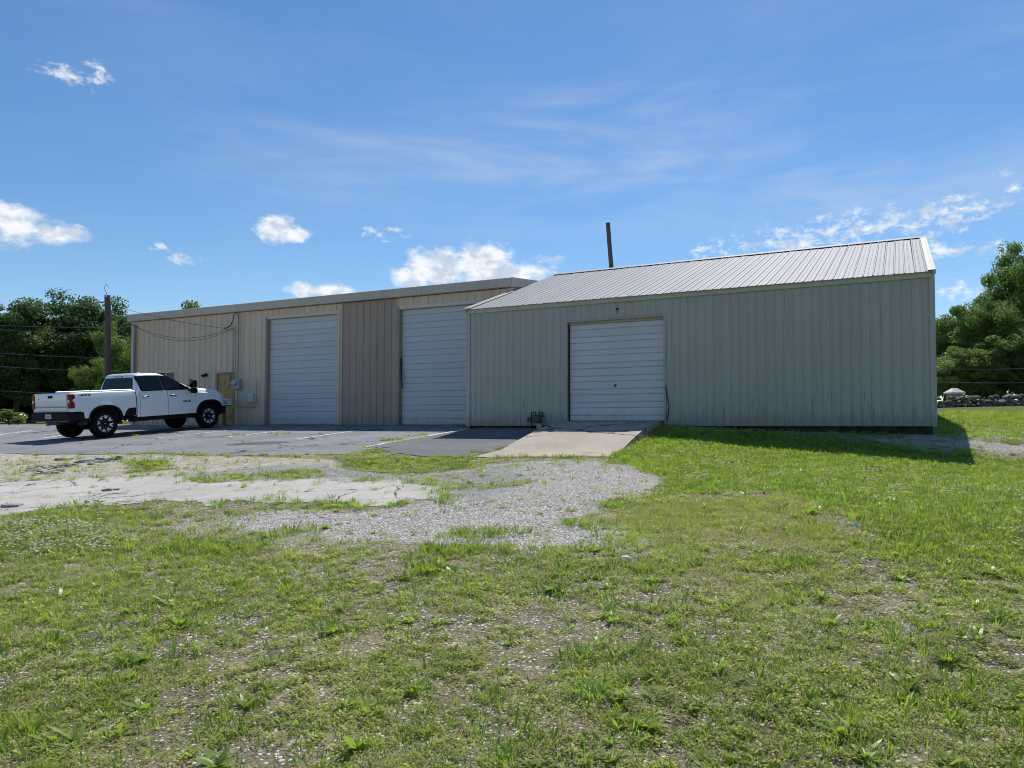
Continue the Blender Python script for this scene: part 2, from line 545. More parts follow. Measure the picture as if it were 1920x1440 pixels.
def build_ground():
    xs = axis(-15, 17, 0.13, 2600); ys = axis(0.5, 27, 0.13, 2600)
    X, Y = np.meshgrid(xs, ys)
    x, y = X.ravel(), Y.ravel()
    z = H(x, y)
    far = np.hypot(x, y)
    z = np.where(far > 150, z*np.clip(1 - (far-150)/400, 0, 1) - 2.0*np.clip((far-150)/400, 0, 1), z)
    n, mm = len(ys), len(xs)
    idx = np.arange(n*mm).reshape(n, mm)
    Fq = np.stack([idx[:-1,:-1], idx[:-1,1:], idx[1:,1:], idx[1:,:-1]], -1).reshape(-1, 4)
    me = fast_mesh('ground', np.stack([x, y, z], 1), Fq, True)
    u, v = UV(x, y)
    lush = np.maximum(zone('lush', x, y, 0.5, 0.4), sstep(0.3, 2, v)*sstep(11.9, 12.6, u))
    lush = np.maximum(lush, sstep(40, 55, far))
    lush = np.maximum(lush, sstep(4.5, 6.0, v)*sstep(-18.5, -19.5, u))
    for k in ('clover', 'strip1', 'strip2', 'strip3', 'strip4'):
        lush = np.maximum(lush, 0.75*zone(k, x, y, 0.3, 0.3))
    grav = np.maximum(zone('gravel', x, y, 0.5, 0.55), 0.55*zone('gravel2', x, y, 0.5, 0.6))
    grav = np.maximum(grav, 0.5*zone('mix', x, y, 0.4, 0.5))
    lush = lush*(1 - 0.6*zone('gravel2', x, y, 0.5, 0.6))
    pale = zone('pale', x, y, 0.4, 0.3)
    olda = zone('oldasph', x, y, 0.4, 0.5)
    grav = np.maximum(grav, 0.42*sstep(0.56, 0.72, fbm2(x, y, 1.1, 4, 31))*sstep(30, 20, far))
    for nm, a in (('lush', lush), ('gravel', grav), ('pale', pale), ('oldasph', olda)):
        at = me.attributes.new(nm, 'FLOAT', 'POINT'); at.data.foreach_set('value', a.astype(np.float32))
    o = obj('ground', me, mat_ground())
    GROUND.append(o)
    tag(o, 'weedy sloping yard of soil, pale gravel and grass', None, None, 'structure')
    return o
GROUND = []
build_ground()

# ------------------------------------------------------------------ paving
def dense_edge(poly, step, jit, seed):
    out = []
    n = len(poly)
    for i in range(n):
        a = np.array(poly[i]); b = np.array(poly[(i+1) % n])
        L = np.linalg.norm(b-a); k = max(1, int(L/step))
        for j in range(k):
            out.append(a + (b-a)*j/k)
    out = np.array(out)
    if jit > 0:
        x, y = out[:,0], out[:,1]
        out[:,0] += (fbm2(x, y, 0.6, 4, seed) - 0.5)*2*jit
        out[:,1] += (fbm2(x, y, 0.6, 4, seed+50) - 0.5)*2*jit
    return out
def sheet(name, poly, off, mat, jit=0.0, step=0.12, seed=1.0, inner=0.35, drop=0.09, zf=None):
    """paving sheet that follows the ground, with a real broken edge"""
    e = dense_edge(poly, step, jit, seed)
    n = len(e)
    lo, hi = e.min(0), e.max(0)
    gx, gy = np.meshgrid(np.arange(lo[0], hi[0], inner), np.arange(lo[1], hi[1], inner))
    gx, gy = gx.ravel(), gy.ravel()
    ok = sd_poly(gx, gy, e) > inner*0.4
    pts = [Vector(p) for p in e] + [Vector(p) for p in zip(gx[ok], gy[ok])]
    vs, es, fs, ov, oe, of = delaunay_2d_cdt(pts, [], [list(range(n))], 1, 1e-5)
    V2 = np.array([tuple(v) for v in vs])
    zf = zf or (lambda a, b: H(a, b) + off)
    z = zf(V2[:,0], V2[:,1])
    V = [(a, b, c) for (a, b), c in zip(V2, z)]
    Fc = [tuple(f) for f in fs]
    # skirt
    cnt = {}
    for f in Fc:
        for i in range(3):
            a, b = f[i], f[(i+1) % 3]
            cnt[(min(a,b),max(a,b))] = cnt.get((min(a,b),max(a,b)), 0) + 1
    low = {}
    for (a, b), c in list(cnt.items()):
        if c == 1:
            for q in (a, b):
                if q not in low:
                    low[q] = len(V); V.append((V[q][0], V[q][1], V[q][2]-drop))
            Fc.append((a, b, low[b], low[a]))
    me = bpy.data.meshes.new(name)
    me.from_pydata(V, [], Fc)
    bm = bmesh.new(); bm.from_mesh(me); bmesh.ops.recalc_face_normals(bm, faces=bm.faces)
    bm.faces.ensure_lookup_table()
    if sum(f.normal.z for f in bm.faces) < 0:
        bmesh.ops.reverse_faces(bm, faces=bm.faces)
    bm.to_mesh(me); bm.free()
    return obj(name, me, mat)
def mat_asphalt(name, a, b, pale, crack=0.0, spots=0.0):
    m = mat_new(name); t = NT(m); p = t.pos()
    big = t.noise(p, 0.55, 5, 0.6); mid = t.noise(p, 3.2, 6, 0.7); fine = t.noise(p, 75, 3, 0.75)
    c = t.mix(t.ramp(big, 0.35, 0.65), a, b)
    c = t.mix(t.math('MULTIPLY', t.ramp(mid, 0.45, 0.72), 0.5), c, pale)
    c = t.mix(t.math('MULTIPLY', t.ramp(fine, 0.45, 0.7), 0.55), c, tuple(x*1.7 for x in b))
    c = t.mix(t.math('MULTIPLY', t.ramp(fine, 0.5, 0.3), 0.4), c, tuple(x*0.55 for x in a))
    st = t.noise(p, 1.4, 4, 0.7)
    c = t.mix(t.math('MULTIPLY', t.ramp(st, 0.62, 0.70), 0.45), c, tuple(x*0.5 for x in a))
    if crack:
        dn = t.n('ShaderNodeTexNoise'); t.t.links.new(p, dn.inputs['Vector']); dn.inputs['Scale'].default_value = 2.5; dn.inputs['Detail'].default_value = 4
        pv = t.n('ShaderNodeVectorMath', operation='ADD')
        sc = t.n('ShaderNodeVectorMath', operation='SCALE'); t.t.links.new(dn.outputs['Color'], sc.inputs[0]); sc.inputs['Scale'].default_value = 0.55
        t.t.links.new(p, pv.inputs[0]); t.t.links.new(sc.outputs[0], pv.inputs[1])
        vo = t.n('ShaderNodeTexVoronoi', feature='DISTANCE_TO_EDGE'); t.t.links.new(pv.outputs[0], vo.inputs['Vector']); vo.inputs['Scale'].default_value = crack
        ck = t.math('MULTIPLY', t.ramp(vo.outputs['Distance'], 0.016, 0.004), t.ramp(t.noise(p, 0.5, 3), 0.38, 0.52))
        c = t.mix(ck, c, (0.045, 0.042, 0.036))
    t.finish(c, 0.88, 0, 0.22, normal=t.bump(fine, 0.5, 0.008))
    return m
M_asph = mat_asphalt('weathered_asphalt', (0.155, 0.160, 0.170), (0.215, 0.220, 0.230), (0.30, 0.295, 0.285), 0.55)
M_asph2 = mat_asphalt('darker_asphalt', (0.105, 0.108, 0.114), (0.145, 0.150, 0.156), (0.20, 0.20, 0.195), 0.0)
M_patch = mat_asphalt('asphalt_repair', (0.080, 0.074, 0.072), (0.115, 0.105, 0.100), (0.15, 0.14, 0.13), 0.0)
M_pave = mat_asphalt('bleached_pavement', (0.33, 0.31, 0.285), (0.43, 0.405, 0.37), (0.52, 0.49, 0.45), 0.9)
M_conc = mat_asphalt('broomed_concrete', (0.30, 0.265, 0.215), (0.375, 0.335, 0.275), (0.43, 0.39, 0.325), 0.28)

LOT = list(gp([(-420,840),(-200,846),(0,851),(120,853),(330,850),(420,856),(640,853),(690,848),(700,842)])) 
LOT = [tuple(p) for p in LOT]
seam_near = np.array(g(690, 840)); 
seam_far = np.array(W(-0.35, 1.6)[:2])
LOT += [tuple(seam_near), tuple(seam_far), W(-0.12, 2.86)[:2], W(-18.3, 2.86)[:2], W(-18.6, 4.2)[:2], W(-27, 4.6)[:2], W(-40, 2.5)[:2]]
o = sheet('parking_lot', LOT, 0.012, M_asph, 0.22, 0.12, 3.0, 0.5)
tag(o, 'faded grey asphalt parking lot in front of the tan building', None, None, 'structure')
AP = [tuple(seam_far), tuple(seam_near), g(735,849), g(800,858), g(885,857), W(2.75, -0.9)[:2], W(2.95, -0.02)[:2], W(-0.02, -0.02)[:2], W(-0.06, 2.80)[:2]]
o = sheet('asphalt_strip', AP, 0.017, M_asph2, 0.04, 0.14, 8.0, 0.5)
tag(o, 'darker asphalt strip between the lot and the concrete ramp', None, None, 'structure')
o = sheet('old_pavement', [tuple(p) for p in ZP['pave']], 0.010, M_pave, 0.45, 0.06, 21.0, 0.35)
tag(o, 'bleached strip of old broken pavement across the yard', None, None, 'structure')

# concrete ramp up to the door of the grey building
def ramp_pts():
    a = np.array(W(2.95, -0.004)[:2]); b = np.array(W(5.62, -0.004)[:2])
    c = np.array(g(1140, 858)); d = np.array(g(888, 858))
    return a, b, c, d
RA, RB, RC, RD = ramp_pts()
def ramp_z(x, y):
    u, v = UV(x, y)
    k = np.clip(-v/4.3, 0, 1)
    top = 0.10*(1-k)**1.4
    return H(x, y)*np.where(k < 1, k, 1) + top + 0.02
o = sheet('concrete_ramp', [tuple(RA), tuple(RD), tuple(RC), tuple(RB)], 0.05, M_conc, 0.018, 0.10, 5.0, 0.3, 0.30, ramp_z)
tag(o, 'sunlit tan concrete ramp up to the grey building door', None, None, 'structure')

# painted parking lines and repair patches
def mat_line():
    m = mat_new('worn_line_paint'); t = NT(m); p = t.pos()
    n = t.noise(p, 9, 6, 0.75); n2 = t.noise(p, 2.0, 3, 0.6)
    w = t.ramp(t.math('ADD', n, t.math('MULTIPLY', t.math('SUBTRACT', n2, 0.5), 0.5)), 0.50, 0.66, 1.0, 0.0)
    c = t.mix(w, (0.20, 0.205, 0.212), (0.66, 0.65, 0.62))
    t.finish(c, 0.85, 0, 0.2)
    return m
M_line = mat_line()
def strip(name, a, b, wdt, off, mat, label):
    a = np.array(a); b = np.array(b)
    d = b - a; L = np.linalg.norm(d); d = d/L; nrm = np.array([-d[1], d[0]])
    k = max(2, int(L/0.35)); rows = []
    for i in range(k+1):
        c = a + d*L*i/k
        w = wdt*(0.5 + 0.10*math.sin(i*1.7))
        l, r = c - nrm*w, c + nrm*w
        rows.append([(l[0], l[1], Hs(*c) + off), (r[0], r[1], Hs(*c) + off)])
    mb = MB(); mb.grid(rows)
    mb.f = [f for f in mb.f]
    me = mb.mesh(name)
    bm = bmesh.new(); bm.from_mesh(me)
    if sum(f.normal.z for f in bm.faces) < 0: bmesh.ops.reverse_faces(bm, faces=bm.faces)
    bm.to_mesh(me); bm.free()
    o = obj(name, me, mat)
    tag(o, label, None, 'painted lines on the parking lot', 'structure')
    return o
for k, (a, b, lab) in enumerate([
    ((-300,812),(-120,802),'worn white line at the far left of the lot'),
    ((-60,824),(60,808),'worn white line left of the white truck'),
    ((75,823),(160,811),'worn white line behind the truck tailgate'),
    ((297,822),(500,801.5),'worn white line beside the truck front wheel'),
    ((420,821),(627,799.6),'worn white line in front of the left overhead door'),
    ((557,824),(742,800.2),'worn white line between the two overhead doors of the tan building'),
    ]):
    strip('parking_line', g(*a), g(*b), 0.12, 0.018, M_line, lab)
strip('parking_line', tuple(np.array(seam_near)+(-0.06,0.05)), tuple(seam_far+np.array((-0.05,-0.1))), 0.12, 0.022, M_line, 'broken white line along the seam of the darker asphalt')
def blob_poly(c, rx, ry, n=26, seed=0):
    r_ = random.Random(seed)
    return [(c[0] + (rx*math.cos(t))*(1+0.12*(r_.random()-.5)*2), c[1] + (ry*math.sin(t))*(1+0.12*(r_.random()-.5)*2)) for t in [2*math.pi*i/n for i in range(n)]]
for k, (px, py, rx, ry, lab) in enumerate([(482,832.5,0.85,0.36,'dark oval asphalt repair in the middle of the lot'), (690,806,0.5,0.42,'dark asphalt repair near the right overhead door'), (770,812,0.35,0.5,'small dark repair at the darker strip')][:2]):
    o = sheet('asphalt_repair', blob_poly(g(px,py), rx, ry, 30, k), 0.016, M_patch, 0.05, 0.08, 2.0+k, 0.3, 0.01)
    tag(o, lab, None, None, 'structure')

def sink():
    """cut the soil away below the paving so that it cannot show through"""
    me = GROUND[0].data
    n = len(me.vertices); co = np.empty(n*3, np.float32); me.vertices.foreach_get('co', co); co = co.reshape(-1, 3)
    near = (np.abs(co[:,0]) < 60) & (co[:,1] > 0) & (co[:,1] < 60)
    x, y = co[near,0], co[near,1]
    d = np.zeros(len(x))
    for pl in (np.array([tuple(p) for p in LOT]), np.array([tuple(p) for p in AP]), ZP['pave'], np.array([RA, RD, RC, RB])):
        d = np.maximum(d, sstep(0.10, 0.5, sd_poly(x, y, pl) - (0.3 if pl is ZP['pave'] else 0.1)))
    co[near,2] -= 0.07*d
    me.vertices.foreach_set('co', co.ravel()); me.update()
sink()
# ------------------------------------------------------------------ buildings
def FP(px, py, v):
    """(u, z) of the point of the vertical plane v seen in a given direction"""
    d = ray(px, py)
    t = (v + G0[0]*PX + G0[1]*PY) / (d[0]*PX + d[1]*PY)
    x, y, z = d[0]*t, d[1]*t, CAMZ + d[2]*t
    return UV(x, y)[0], z
GL, GD, GE = 11.63, 12.4, 3.35         # grey building: length, depth, eave
TL, TD, TV = 18.25, 12.2, 2.9          # tan building: length, depth, setback
TE = 4.44

M_gwall = mat_panel('sage_grey_siding', (0.40, 0.40, 0.36), (0.185, 0.195, 0.155), 0.42, 0.24, 0.5, 0.75, 0.03)
M_gtrim = mat_panel('sage_trim', (0.43, 0.455, 0.41), (0.22, 0.22, 0.17), 0.5, 0.35, 0.3, 0.3)
M_tan = mat_panel('tan_siding', (0.69, 0.55, 0.42), (0.37, 0.29, 0.21), 0.5, 0.35, 0.5, 0.55, 0.06)
M_brown = mat_panel('brown_siding', (0.42, 0.325, 0.26), (0.19, 0.15, 0.135), 0.55, 0.35, 0.5, 0.35, 0.07)
M_ttrim = mat_panel('tan_trim', (0.66, 0.575, 0.465), (0.36, 0.29, 0.22), 0.5, 0.35, 0.3, 0.3)
M_fascia = mat_panel('taupe_fascia', (0.56, 0.49, 0.42), (0.34, 0.28, 0.23), 0.5, 0.45, 0.3, 0.2)
M_jamb = mat_panel('brown_jamb', (0.36, 0.29, 0.215), (0.17, 0.13, 0.10), 0.6, 0.4, 0.5, 0.6)
M_door = mat_panel('white_door_panel', (0.56, 0.575, 0.60), (0.33, 0.33, 0.32), 0.42, 0.12, 0.40, 0.6, 0.03, bumpk=0.05, runs=0.0)
M_roof = mat_panel('galvalume_roof', (0.325, 0.325, 0.335), (0.25, 0.245, 0.24), 0.6, 0.40, 0.1, 0.0, 0.07, spec=0.18)
M_roofw = mat_panel('pale_rake_trim', (0.42, 0.40, 0.35), (0.30, 0.27, 0.22), 0.5, 0.35, 0.1, 0.0)
M_doorgap = simple('door_joint', (0.28, 0.29, 0.30), 0.8)
M_dark = simple('dark_void', (0.02, 0.02, 0.022), 0.9)
M_found = simple('damp_foundation', (0.16, 0.135, 0.10), 0.95, 0, 0.1, 0.35, 6)
M_black = simple('black_plastic', (0.022, 0.022, 0.024), 0.5)
M_greybox = simple('grey_metal_box', (0.36, 0.38, 0.37), 0.5, 0.2)
M_lightbox = simple('light_grey_box', (0.55, 0.58, 0.57), 0.5)
M_conduit = simple('weathered_conduit', (0.34, 0.31, 0.26), 0.6, 0.2)
M_wire = simple('black_cable', (0.03, 0.03, 0.03), 0.6)

_pm = {}
def panel_piece(wd, z0, z1, rib, rh, rw):
    k = (round(wd,4), round(z0,3), round(z1,3), rib, rh)
    if k not in _pm:
        if rib and wd > rw + 0.01:
            prof = [(0,0),(rw*0.22,-rh),(rw*0.72,-rh),(rw,0)]
            q = (wd - rw)/3
            prof += [(rw+q*0.9,0),(rw+q,-rh*0.12),(rw+q*1.2,-rh*0.12),(rw+q*1.3,0),(wd-0.0015,0)]
        else:
            prof = [(0,0),(wd-0.0015,0)]
        prof += [(wd-0.0015,0.012),(0,0.012)]
        m = MB(); m.prism_z(prof, z0, z1)
        _pm[k] = m.mesh('panel')
    return _pm[k]
def siding(parent, x0, x1, y, z0, ztop, pitch, openings, mats, rh=0.028, rw=0.055, first=None):
    """each sheet between two ribs is a piece of its own; openings: (a, b, lo, hi)"""
    br = set()
    x = x0 if first is None else first
    ribs = []
    while x < x1 - 0.02:
        ribs.append(round(x, 4)); x += pitch
    cuts = sorted(set(ribs + [round(x0,4), round(x1,4)] + [round(c,4) for o_ in openings for c in o_[:2]]))
    for a, b in zip(cuts[:-1], cuts[1:]):
        if b - a < 0.012: continue
        mid = (a+b)/2
        spans = [(z0, ztop)]
        for (oa, ob, lo, hi) in openings:
            if oa <= mid <= ob:
                ns = []
                for s0, s1 in spans:
                    if lo > s0: ns.append((s0, min(lo, s1)))
                    if hi < s1: ns.append((max(hi, s0), s1))
                spans = ns
        for s0, s1 in spans:
            if s1 - s0 < 0.02: continue
            o = bpy.data.objects.new('panel', panel_piece(b-a, s0, s1, a in ribs, rh, rw))
            o.location = (a, y, 0); o.parent = parent
            col.objects.link(o)
            m = mats(mid)
            if not o.data.materials: o.data.materials.append(m)
            o.material_slots[0].link = 'OBJECT'
            o.material_slots[0].material = m

def overhead_door(parent, x0, x1, z0, z1, y, mat, n, lock=None):
    """sectional door: every slat a piece of its own, wider and narrower by turns"""
    back = MB(); back.box(x0-0.05, x1+0.05, y+0.035, y+0.07, z0, z1+0.1)
    d = back.build('overhead_door', M_doorgap, parent)
    ws = [1.0 if k % 2 else 0.72 for k in range(n)]
    tot = sum(ws); z = z0
    for k in range(n):
        h = (z1-z0)*ws[k]/tot
        c = 0.012
        dy = 0.004*((k//2) % 2)
        prof = [(y+dy+c, z+0.002), (y+0.034, z+0.002), (y+0.034, z+h-0.002), (y+dy+c, z+h-0.002), (y+dy, z+h-0.002-c*1.2), (y+dy, z+0.002+c*1.6)]
        m = MB(); m.prism_x(prof, x0, x1)
        m.build('slat', mat, d)
        z += h
    seal = MB(); seal.box(x0, x1, y-0.004, y+0.03, z0-0.03, z0+0.003)
    seal.build('bottom_seal', M_black, d)
    if lock:
        lk = MB(); lk.box(lock[0]-0.025, lock[0]+0.025, y-0.02, y+0.001, lock[1]-0.03, lock[1]+0.03)
        lk.build('handle', M_black, d)
    return d

# ---- tan building
def build_tan():
    root = empty('tan_metal_building', W(-18.3, TV, 0), BROT)
    tag(root, 'long tan corrugated metal building with two tall white overhead doors', 'building')
    U = lambda px, py: FP(px, py, TV)[0] + 18.3
    Z = lambda px, py: FP(px, py, TV)[1]
    d1a, d1b = U(501, 700), U(633.5, 700); d1t = Z(560, 593.5)
    d2a = U(749, 700); d2b = d2a + (d1b-d1a)*1.0; d2t = Z(780, 577.5)
    ma, mb_ = U(405, 750), U(440, 750); mt = Z(422, 698)
    wa, wb = U(292, 700), U(330.5, 700); wt_ = Z(310, 693.5)
    core = MB(); core.box(0.03, TL-0.03, 0.22, TD, -0.3, TE+0.15)
    core.build('wall', M_tan, root)
    ops = [(d1a-0.0, d1b+0.0, -1, d1t), (d2a, d2b, -1, d2t), (ma, mb_, -1, mt), (wa, wb, wt_-1.1, wt_)]
    b0, b1 = d1b + 0.14, d2a - 0.10
    siding(root, 0.0, TL-0.07, 0.0, -0.02, TE, 0.3048, ops, lambda x: M_brown if b0 < x < b1 else M_tan, 0.03, 0.06, 0.08)
    # filler behind the sheets beside the openings
    for a, b, z0, z1 in [(0.02, wa, -0.3, TE), (wb, ma, -0.3, TE), (mb_, d1a, -0.3, TE), (d1b, d2a, -0.3, TE), (d2b, TL-0.05, -0.3, TE), (wa, wb, -0.3, wt_-1.1), (wa, wb, wt_, TE), (ma, mb_, mt, TE), (d1a, d1b, d1t, TE), (d2a, d2b, d2t, TE)]:
        f = MB(); f.box(a+0.004, b-0.004, 0.014, 0.215, z0, z1-0.004); f.build('wall_backing', M_jamb, root)
    for a, b, tz in ((d1a, d1b, d1t), (d2a, d2b, d2t)):
        for x0, x1 in ((a-0.09, a+0.012), (b-0.012, b+0.09)):
            j = MB(); j.box(x0, x1, -0.036, 0.16, -0.02, tz+0.10); j.build('jamb_trim', M_ttrim if x0 > a else M_jamb, root)
        j = MB(); j.box(a+0.0135, b-0.0135, -0.038, 0.16, tz-0.012, tz+0.10); j.build('head_trim', M_ttrim, root)
        overhead_door(root, a+0.02, b-0.02, 0.02, tz-0.014, 0.12, M_door, 17)
    # bent weather strip hanging off the right door
    ws = MB(); ws.tube([(d2a+0.03,0.06,2.35),(d2a+0.05,0.03,1.9),(d2a+0.10,0.0,1.55),(d2a+0.17,-0.02,1.28)], 0.022, 5)
    ws.build('weather_strip', M_black, root)
    # walk door: bare wood with peeled grey paint
    m = mat_new('peeling_wood_door'); t = NT(m); p = t.pos()
    gr = t.noise(t.mapping(p, (9, 9, 0.8)), 3, 5, 0.6)
    wood = t.mix(t.ramp(gr, 0.35, 0.65), (0.42, 0.27, 0.095), (0.58, 0.40, 0.17))
    pe = t.noise(t.mapping(p, (1, 1, 0.7)), 3.2, 5, 0.6)
    sp = t.n('ShaderNodeSeparateXYZ'); t.t.links.new(p, sp.inputs[0])
    hi = t.ramp(sp.outputs[2], 1.0, 1.6)
    pk = t.ramp(t.math('ADD', pe, t.math('MULTIPLY', t.math('SUBTRACT', hi, 1.0), 0.12)), 0.555, 0.585)
    cc = t.mix(pk, wood, (0.20, 0.19, 0.185))
    t.finish(cc, 0.8, 0, 0.2, normal=t.bump(pk, 0.4, 0.004))
    dd = MB(); dd.chamfer_box(ma+0.06, mb_-0.06, 0.05, 0.10, 0.02, mt-0.06, 0.004)
    door = dd.build('walk_door', m, root)
    kn = MB(); kn.lathe_y([(0.0,-0.02),(0.028,-0.02),(0.03,0.0),(0.015,0.01),(0.015,0.052)], 12, mb_-0.13, 1.0); kn.build('handle', M_conduit, door, True)
    for k, zz in enumerate((0.3, 1.05, 1.8)):
        h = MB(); h.box(ma+0.055, ma+0.075, 0.035, 0.052, zz-0.05, zz+0.05); h.build('hinge', M_conduit, door)
    # scribbled blue-green marks low on the door
    M_mark = simple('blue_green_scrawl', (0.16, 0.30, 0.34), 0.8)
    sc = MB(); r_ = random.Random(5)
    cx = ma + 0.62
    for i in range(7):
        x0 = cx + r_.uniform(-0.22, 0.22); z0 = 0.22 + r_.uniform(-0.04, 0.14)
        pts = []
        for k in range(7):
            pts.append((x0 + 0.07*math.cos(k*0.9+i) + k*0.008, 0.047, z0 + 0.06*math.sin(k*1.1+i*2)))
        sc.tube(pts, 0.007, 4)
    sc.build('scrawl', M_mark, door)
    for x0, x1, z0, z1 in ((ma, ma+0.055, 0, mt-0.055), (mb_-0.055, mb_, 0, mt-0.055), (ma, mb_, mt-0.054, mt)):
        j = MB(); j.box(x0, x1, -0.02, 0.10, z0, z1); j.build('door_frame', M_jamb, root)
    # window
    fr = MB()
    w0, w1 = wt_-1.1, wt_
    fr.box(wa, wa+0.07, -0.03, 0.12, w0, w1); fr.box(wb-0.07, wb, -0.03, 0.12, w0, w1)
    fr.box(wa+0.0702, wb-0.0702, -0.03, 0.12, w1-0.13, w1); fr.box(wa+0.0702, wb-0.0702, -0.05, 0.12, w0, w0+0.06)
    win = fr.build('window', M_ttrim, root)
    mg = mat_new('dark_window_glass'); t = NT(mg); t.finish((0.015, 0.018, 0.025), 0.08, 0, 0.5)
    gl = MB(); gl.box(wa+0.071, wb-0.071, 0.05, 0.06, w0+0.061, w1-0.131); gl.build('pane', mg, win)
    mu = MB(); mu.box((wa+wb)/2-0.015, (wa+wb)/2+0.015, 0.03, 0.0495, w0+0.062, w1-0.132); mu.build('mullion', M_ttrim, win)
    # corner trim, downspout, base trim
    for x0 in (-0.05, TL-0.12):
        c = MB(); c.box(x0, x0+0.13, -0.04, 0.10, -0.02, TE-0.002); c.build('corner_trim', M_ttrim, root)
    ds = MB(); xd = U(255.5, 650)
    ds.chamfer_box(0, 4.2, -0.05, 0.05, -0.04, 0.04, 0.012)
    me = ds.mesh('downspout'); me.transform(Matrix.Rotation(-math.pi/2, 4, 'Y'))
    o = obj('downspout', me, simple('grey_downspout', (0.30, 0.29, 0.275), 0.5), root); o.location = (xd, -0.085, 0.1)
    # eave fascia: box gutter on the front, raking fascia on the right end
    f = MB()
    f.prism_x([(-0.17,TE+0.02),(-0.19,TE+0.30),(-0.17,TE+0.315),(-0.15,TE+0.30),(-0.13,TE+0.06),(0.05,TE+0.06),(0.05,TE+0.02)], -0.17, TL+0.05)
    fa = f.build('fascia', M_fascia, root)
    sf = MB(); sf.box(-0.17, TL+0.05, -0.13, 0.3, TE+0.065, TE+0.09); sf.build('soffit', M_fascia, root)
    slope = 0.115
    roof = MB()
    for ya, yb in ((-0.14, TD/2), (TD/2, TD+0.14)):
        za = TE+0.26+slope*(min(ya, TD-ya)); zb = TE+0.26+slope*min(yb, TD-yb)
        roof.add([(-0.15,ya,za),(TL+0.03,ya,za),(TL+0.03,yb,zb),(-0.15,yb,zb),(-0.15,ya,za+0.04),(TL+0.03,ya,za+0.04),(TL+0.03,yb,zb+0.04),(-0.15,yb,zb+0.04)],
                 [(0,1,2,3),(4,7,6,5),(0,4,5,1),(1,5,6,2),(2,6,7,3),(3,7,4,0)])
    roof.build('roof', M_roof, root)
    for xx, nm in ((TL+0.055, 'rake_fascia'), (-0.175, 'rake_fascia')):
        rk = MB()
        for ya, yb in ((-0.16, TD/2), (TD/2+0.001, TD+0.16)):
            za = TE+0.04+slope*min(ya, TD-ya); zb = TE+0.04+slope*min(yb, TD-yb)
            s = 0.02
            rk.add([(xx,ya,za),(xx+s,ya,za),(xx+s,yb,zb),(xx,yb,zb),(xx,ya,za+0.30),(xx+s,ya,za+0.30),(xx+s,yb,zb+0.30),(xx,yb,zb+0.30)],
                   [(0,1,2,3),(4,7,6,5),(0,4,5,1),(1,5,6,2),(2,6,7,3),(3,7,4,0)])
        rk.build(nm, M_fascia, root)
    # gable infill at the ends
    for xx in (0.0, TL-0.04):
        gb = MB(); gb.prism_x([(0.0,TE-0.02),(TD,TE-0.02),(TD,TE+0.24),(TD/2,TE+0.24+slope*TD/2),(0,TE+0.24)], xx, xx+0.03); gb.build('gable_wall', M_tan, root)
    # service mast, meter, small boxes on the wall
    xm = U(449.5, 640); zt = Z(449, 592)
    ma_ = MB(); ma_.tube([(xm+0.02,-0.10,1.75),(xm+0.02,-0.10,zt-0.08),(xm+0.0,-0.12,zt+0.02),(xm-0.10,-0.16,zt+0.05),(xm-0.17,-0.18,zt)], [0.022,0.022,0.026,0.038,0.034], 8)
    tag(ma_.build('service_mast', M_conduit, root, 40))
    dr = MB(); dr.tube([(xm-0.14,-0.18,zt),(xm-0.17,-0.2,zt-0.22),(xm-0.3,-0.22,zt-0.42),(xm-0.55,-0.22,zt-0.50),(xm-0.62,-0.22,zt-0.48)], [0.014,0.018,0.018,0.024,0.022], 6)
    dr.build('drip_loop', M_wire, root, 40)
    x2 = U(442, 640); z2 = Z(442, 617)
    m2 = MB(); m2.tube([(x2,-0.09,1.6),(x2,-0.09,z2-0.1),(x2-0.03,-0.1,z2),(x2-0.12,-0.13,z2+0.02)], 0.016, 6); m2.build('conduit', M_conduit, root, 40)
    m3 = MB(); m3.tube([(x2+0.09,-0.09,1.7),(x2+0.09,-0.09,z2-0.35),(x2+0.03,-0.1,z2-0.06)], 0.010, 6); m3.build('conduit', M_conduit, root, 40)
    xa, xb = U(443.5, 720), U(455, 720); za, zb = Z(449, 730), Z(449, 711.5)
    bx = MB(); bx.chamfer_box(xa, xb, -0.20, -0.035, za, zb, 0.012); mt_ = bx.build('meter_box', M_greybox, root)
    dl = MB(); dl.lathe_y([(0.0,-0.33),(0.085,-0.32),(0.095,-0.26),(0.10,-0.20),(0.11,-0.199)], 20, xa+0.12, (za+zb)/2+0.04)
    dl.build('meter_dial', simple('meter_glass', (0.42,0.46,0.46), 0.15), mt_, 40)
    xs = U(474.5, 747); zs = Z(474.5, 747)
    b2 = MB(); b2.chamfer_box(xs-0.12, xs+0.12, -0.15, -0.035, zs-0.17, zs+0.19, 0.01); b2.build('junction_box', M_lightbox, root)
    xq = U(484, 740)
    c2 = MB(); c2.tube([(xa+0.16,-0.08,za),(xa+0.16,-0.08,zs-0.22),(xa+0.3,-0.08,zs-0.33),(xs-0.02,-0.08,zs-0.33),(xs+0.02,-0.08,zs-0.35),(xq-0.06,-0.08,zs-0.35),(xq,-0.08,zs-0.25),(xq,-0.08,zs+0.75)], 0.012, 6)
    c2.build('conduit', M_conduit, root, 40)
    # wall light by the walk door
    xl, zl = FP(387, 705, TV); xl += 18.3
    wl = MB(); wl.lathe_y([(0.0,-0.06),(0.07,-0.06),(0.07,-0.03),(0,-0.03)], 14, xl+0.03, zl+0.04); wl.box(xl-0.02, xl+0.05, -0.13, -0.06, zl-0.02, zl+0.07)
    wl.tube([(xl+0.01,-0.12,zl+0.05),(xl-0.04,-0.2,zl-0.03)], [0.035,0.06], 10); wl.tube([(xl+0.03,-0.12,zl+0.05),(xl+0.10,-0.2,zl+0.0)], [0.035,0.055], 10)
    wl.build('wall_light', M_black, root)
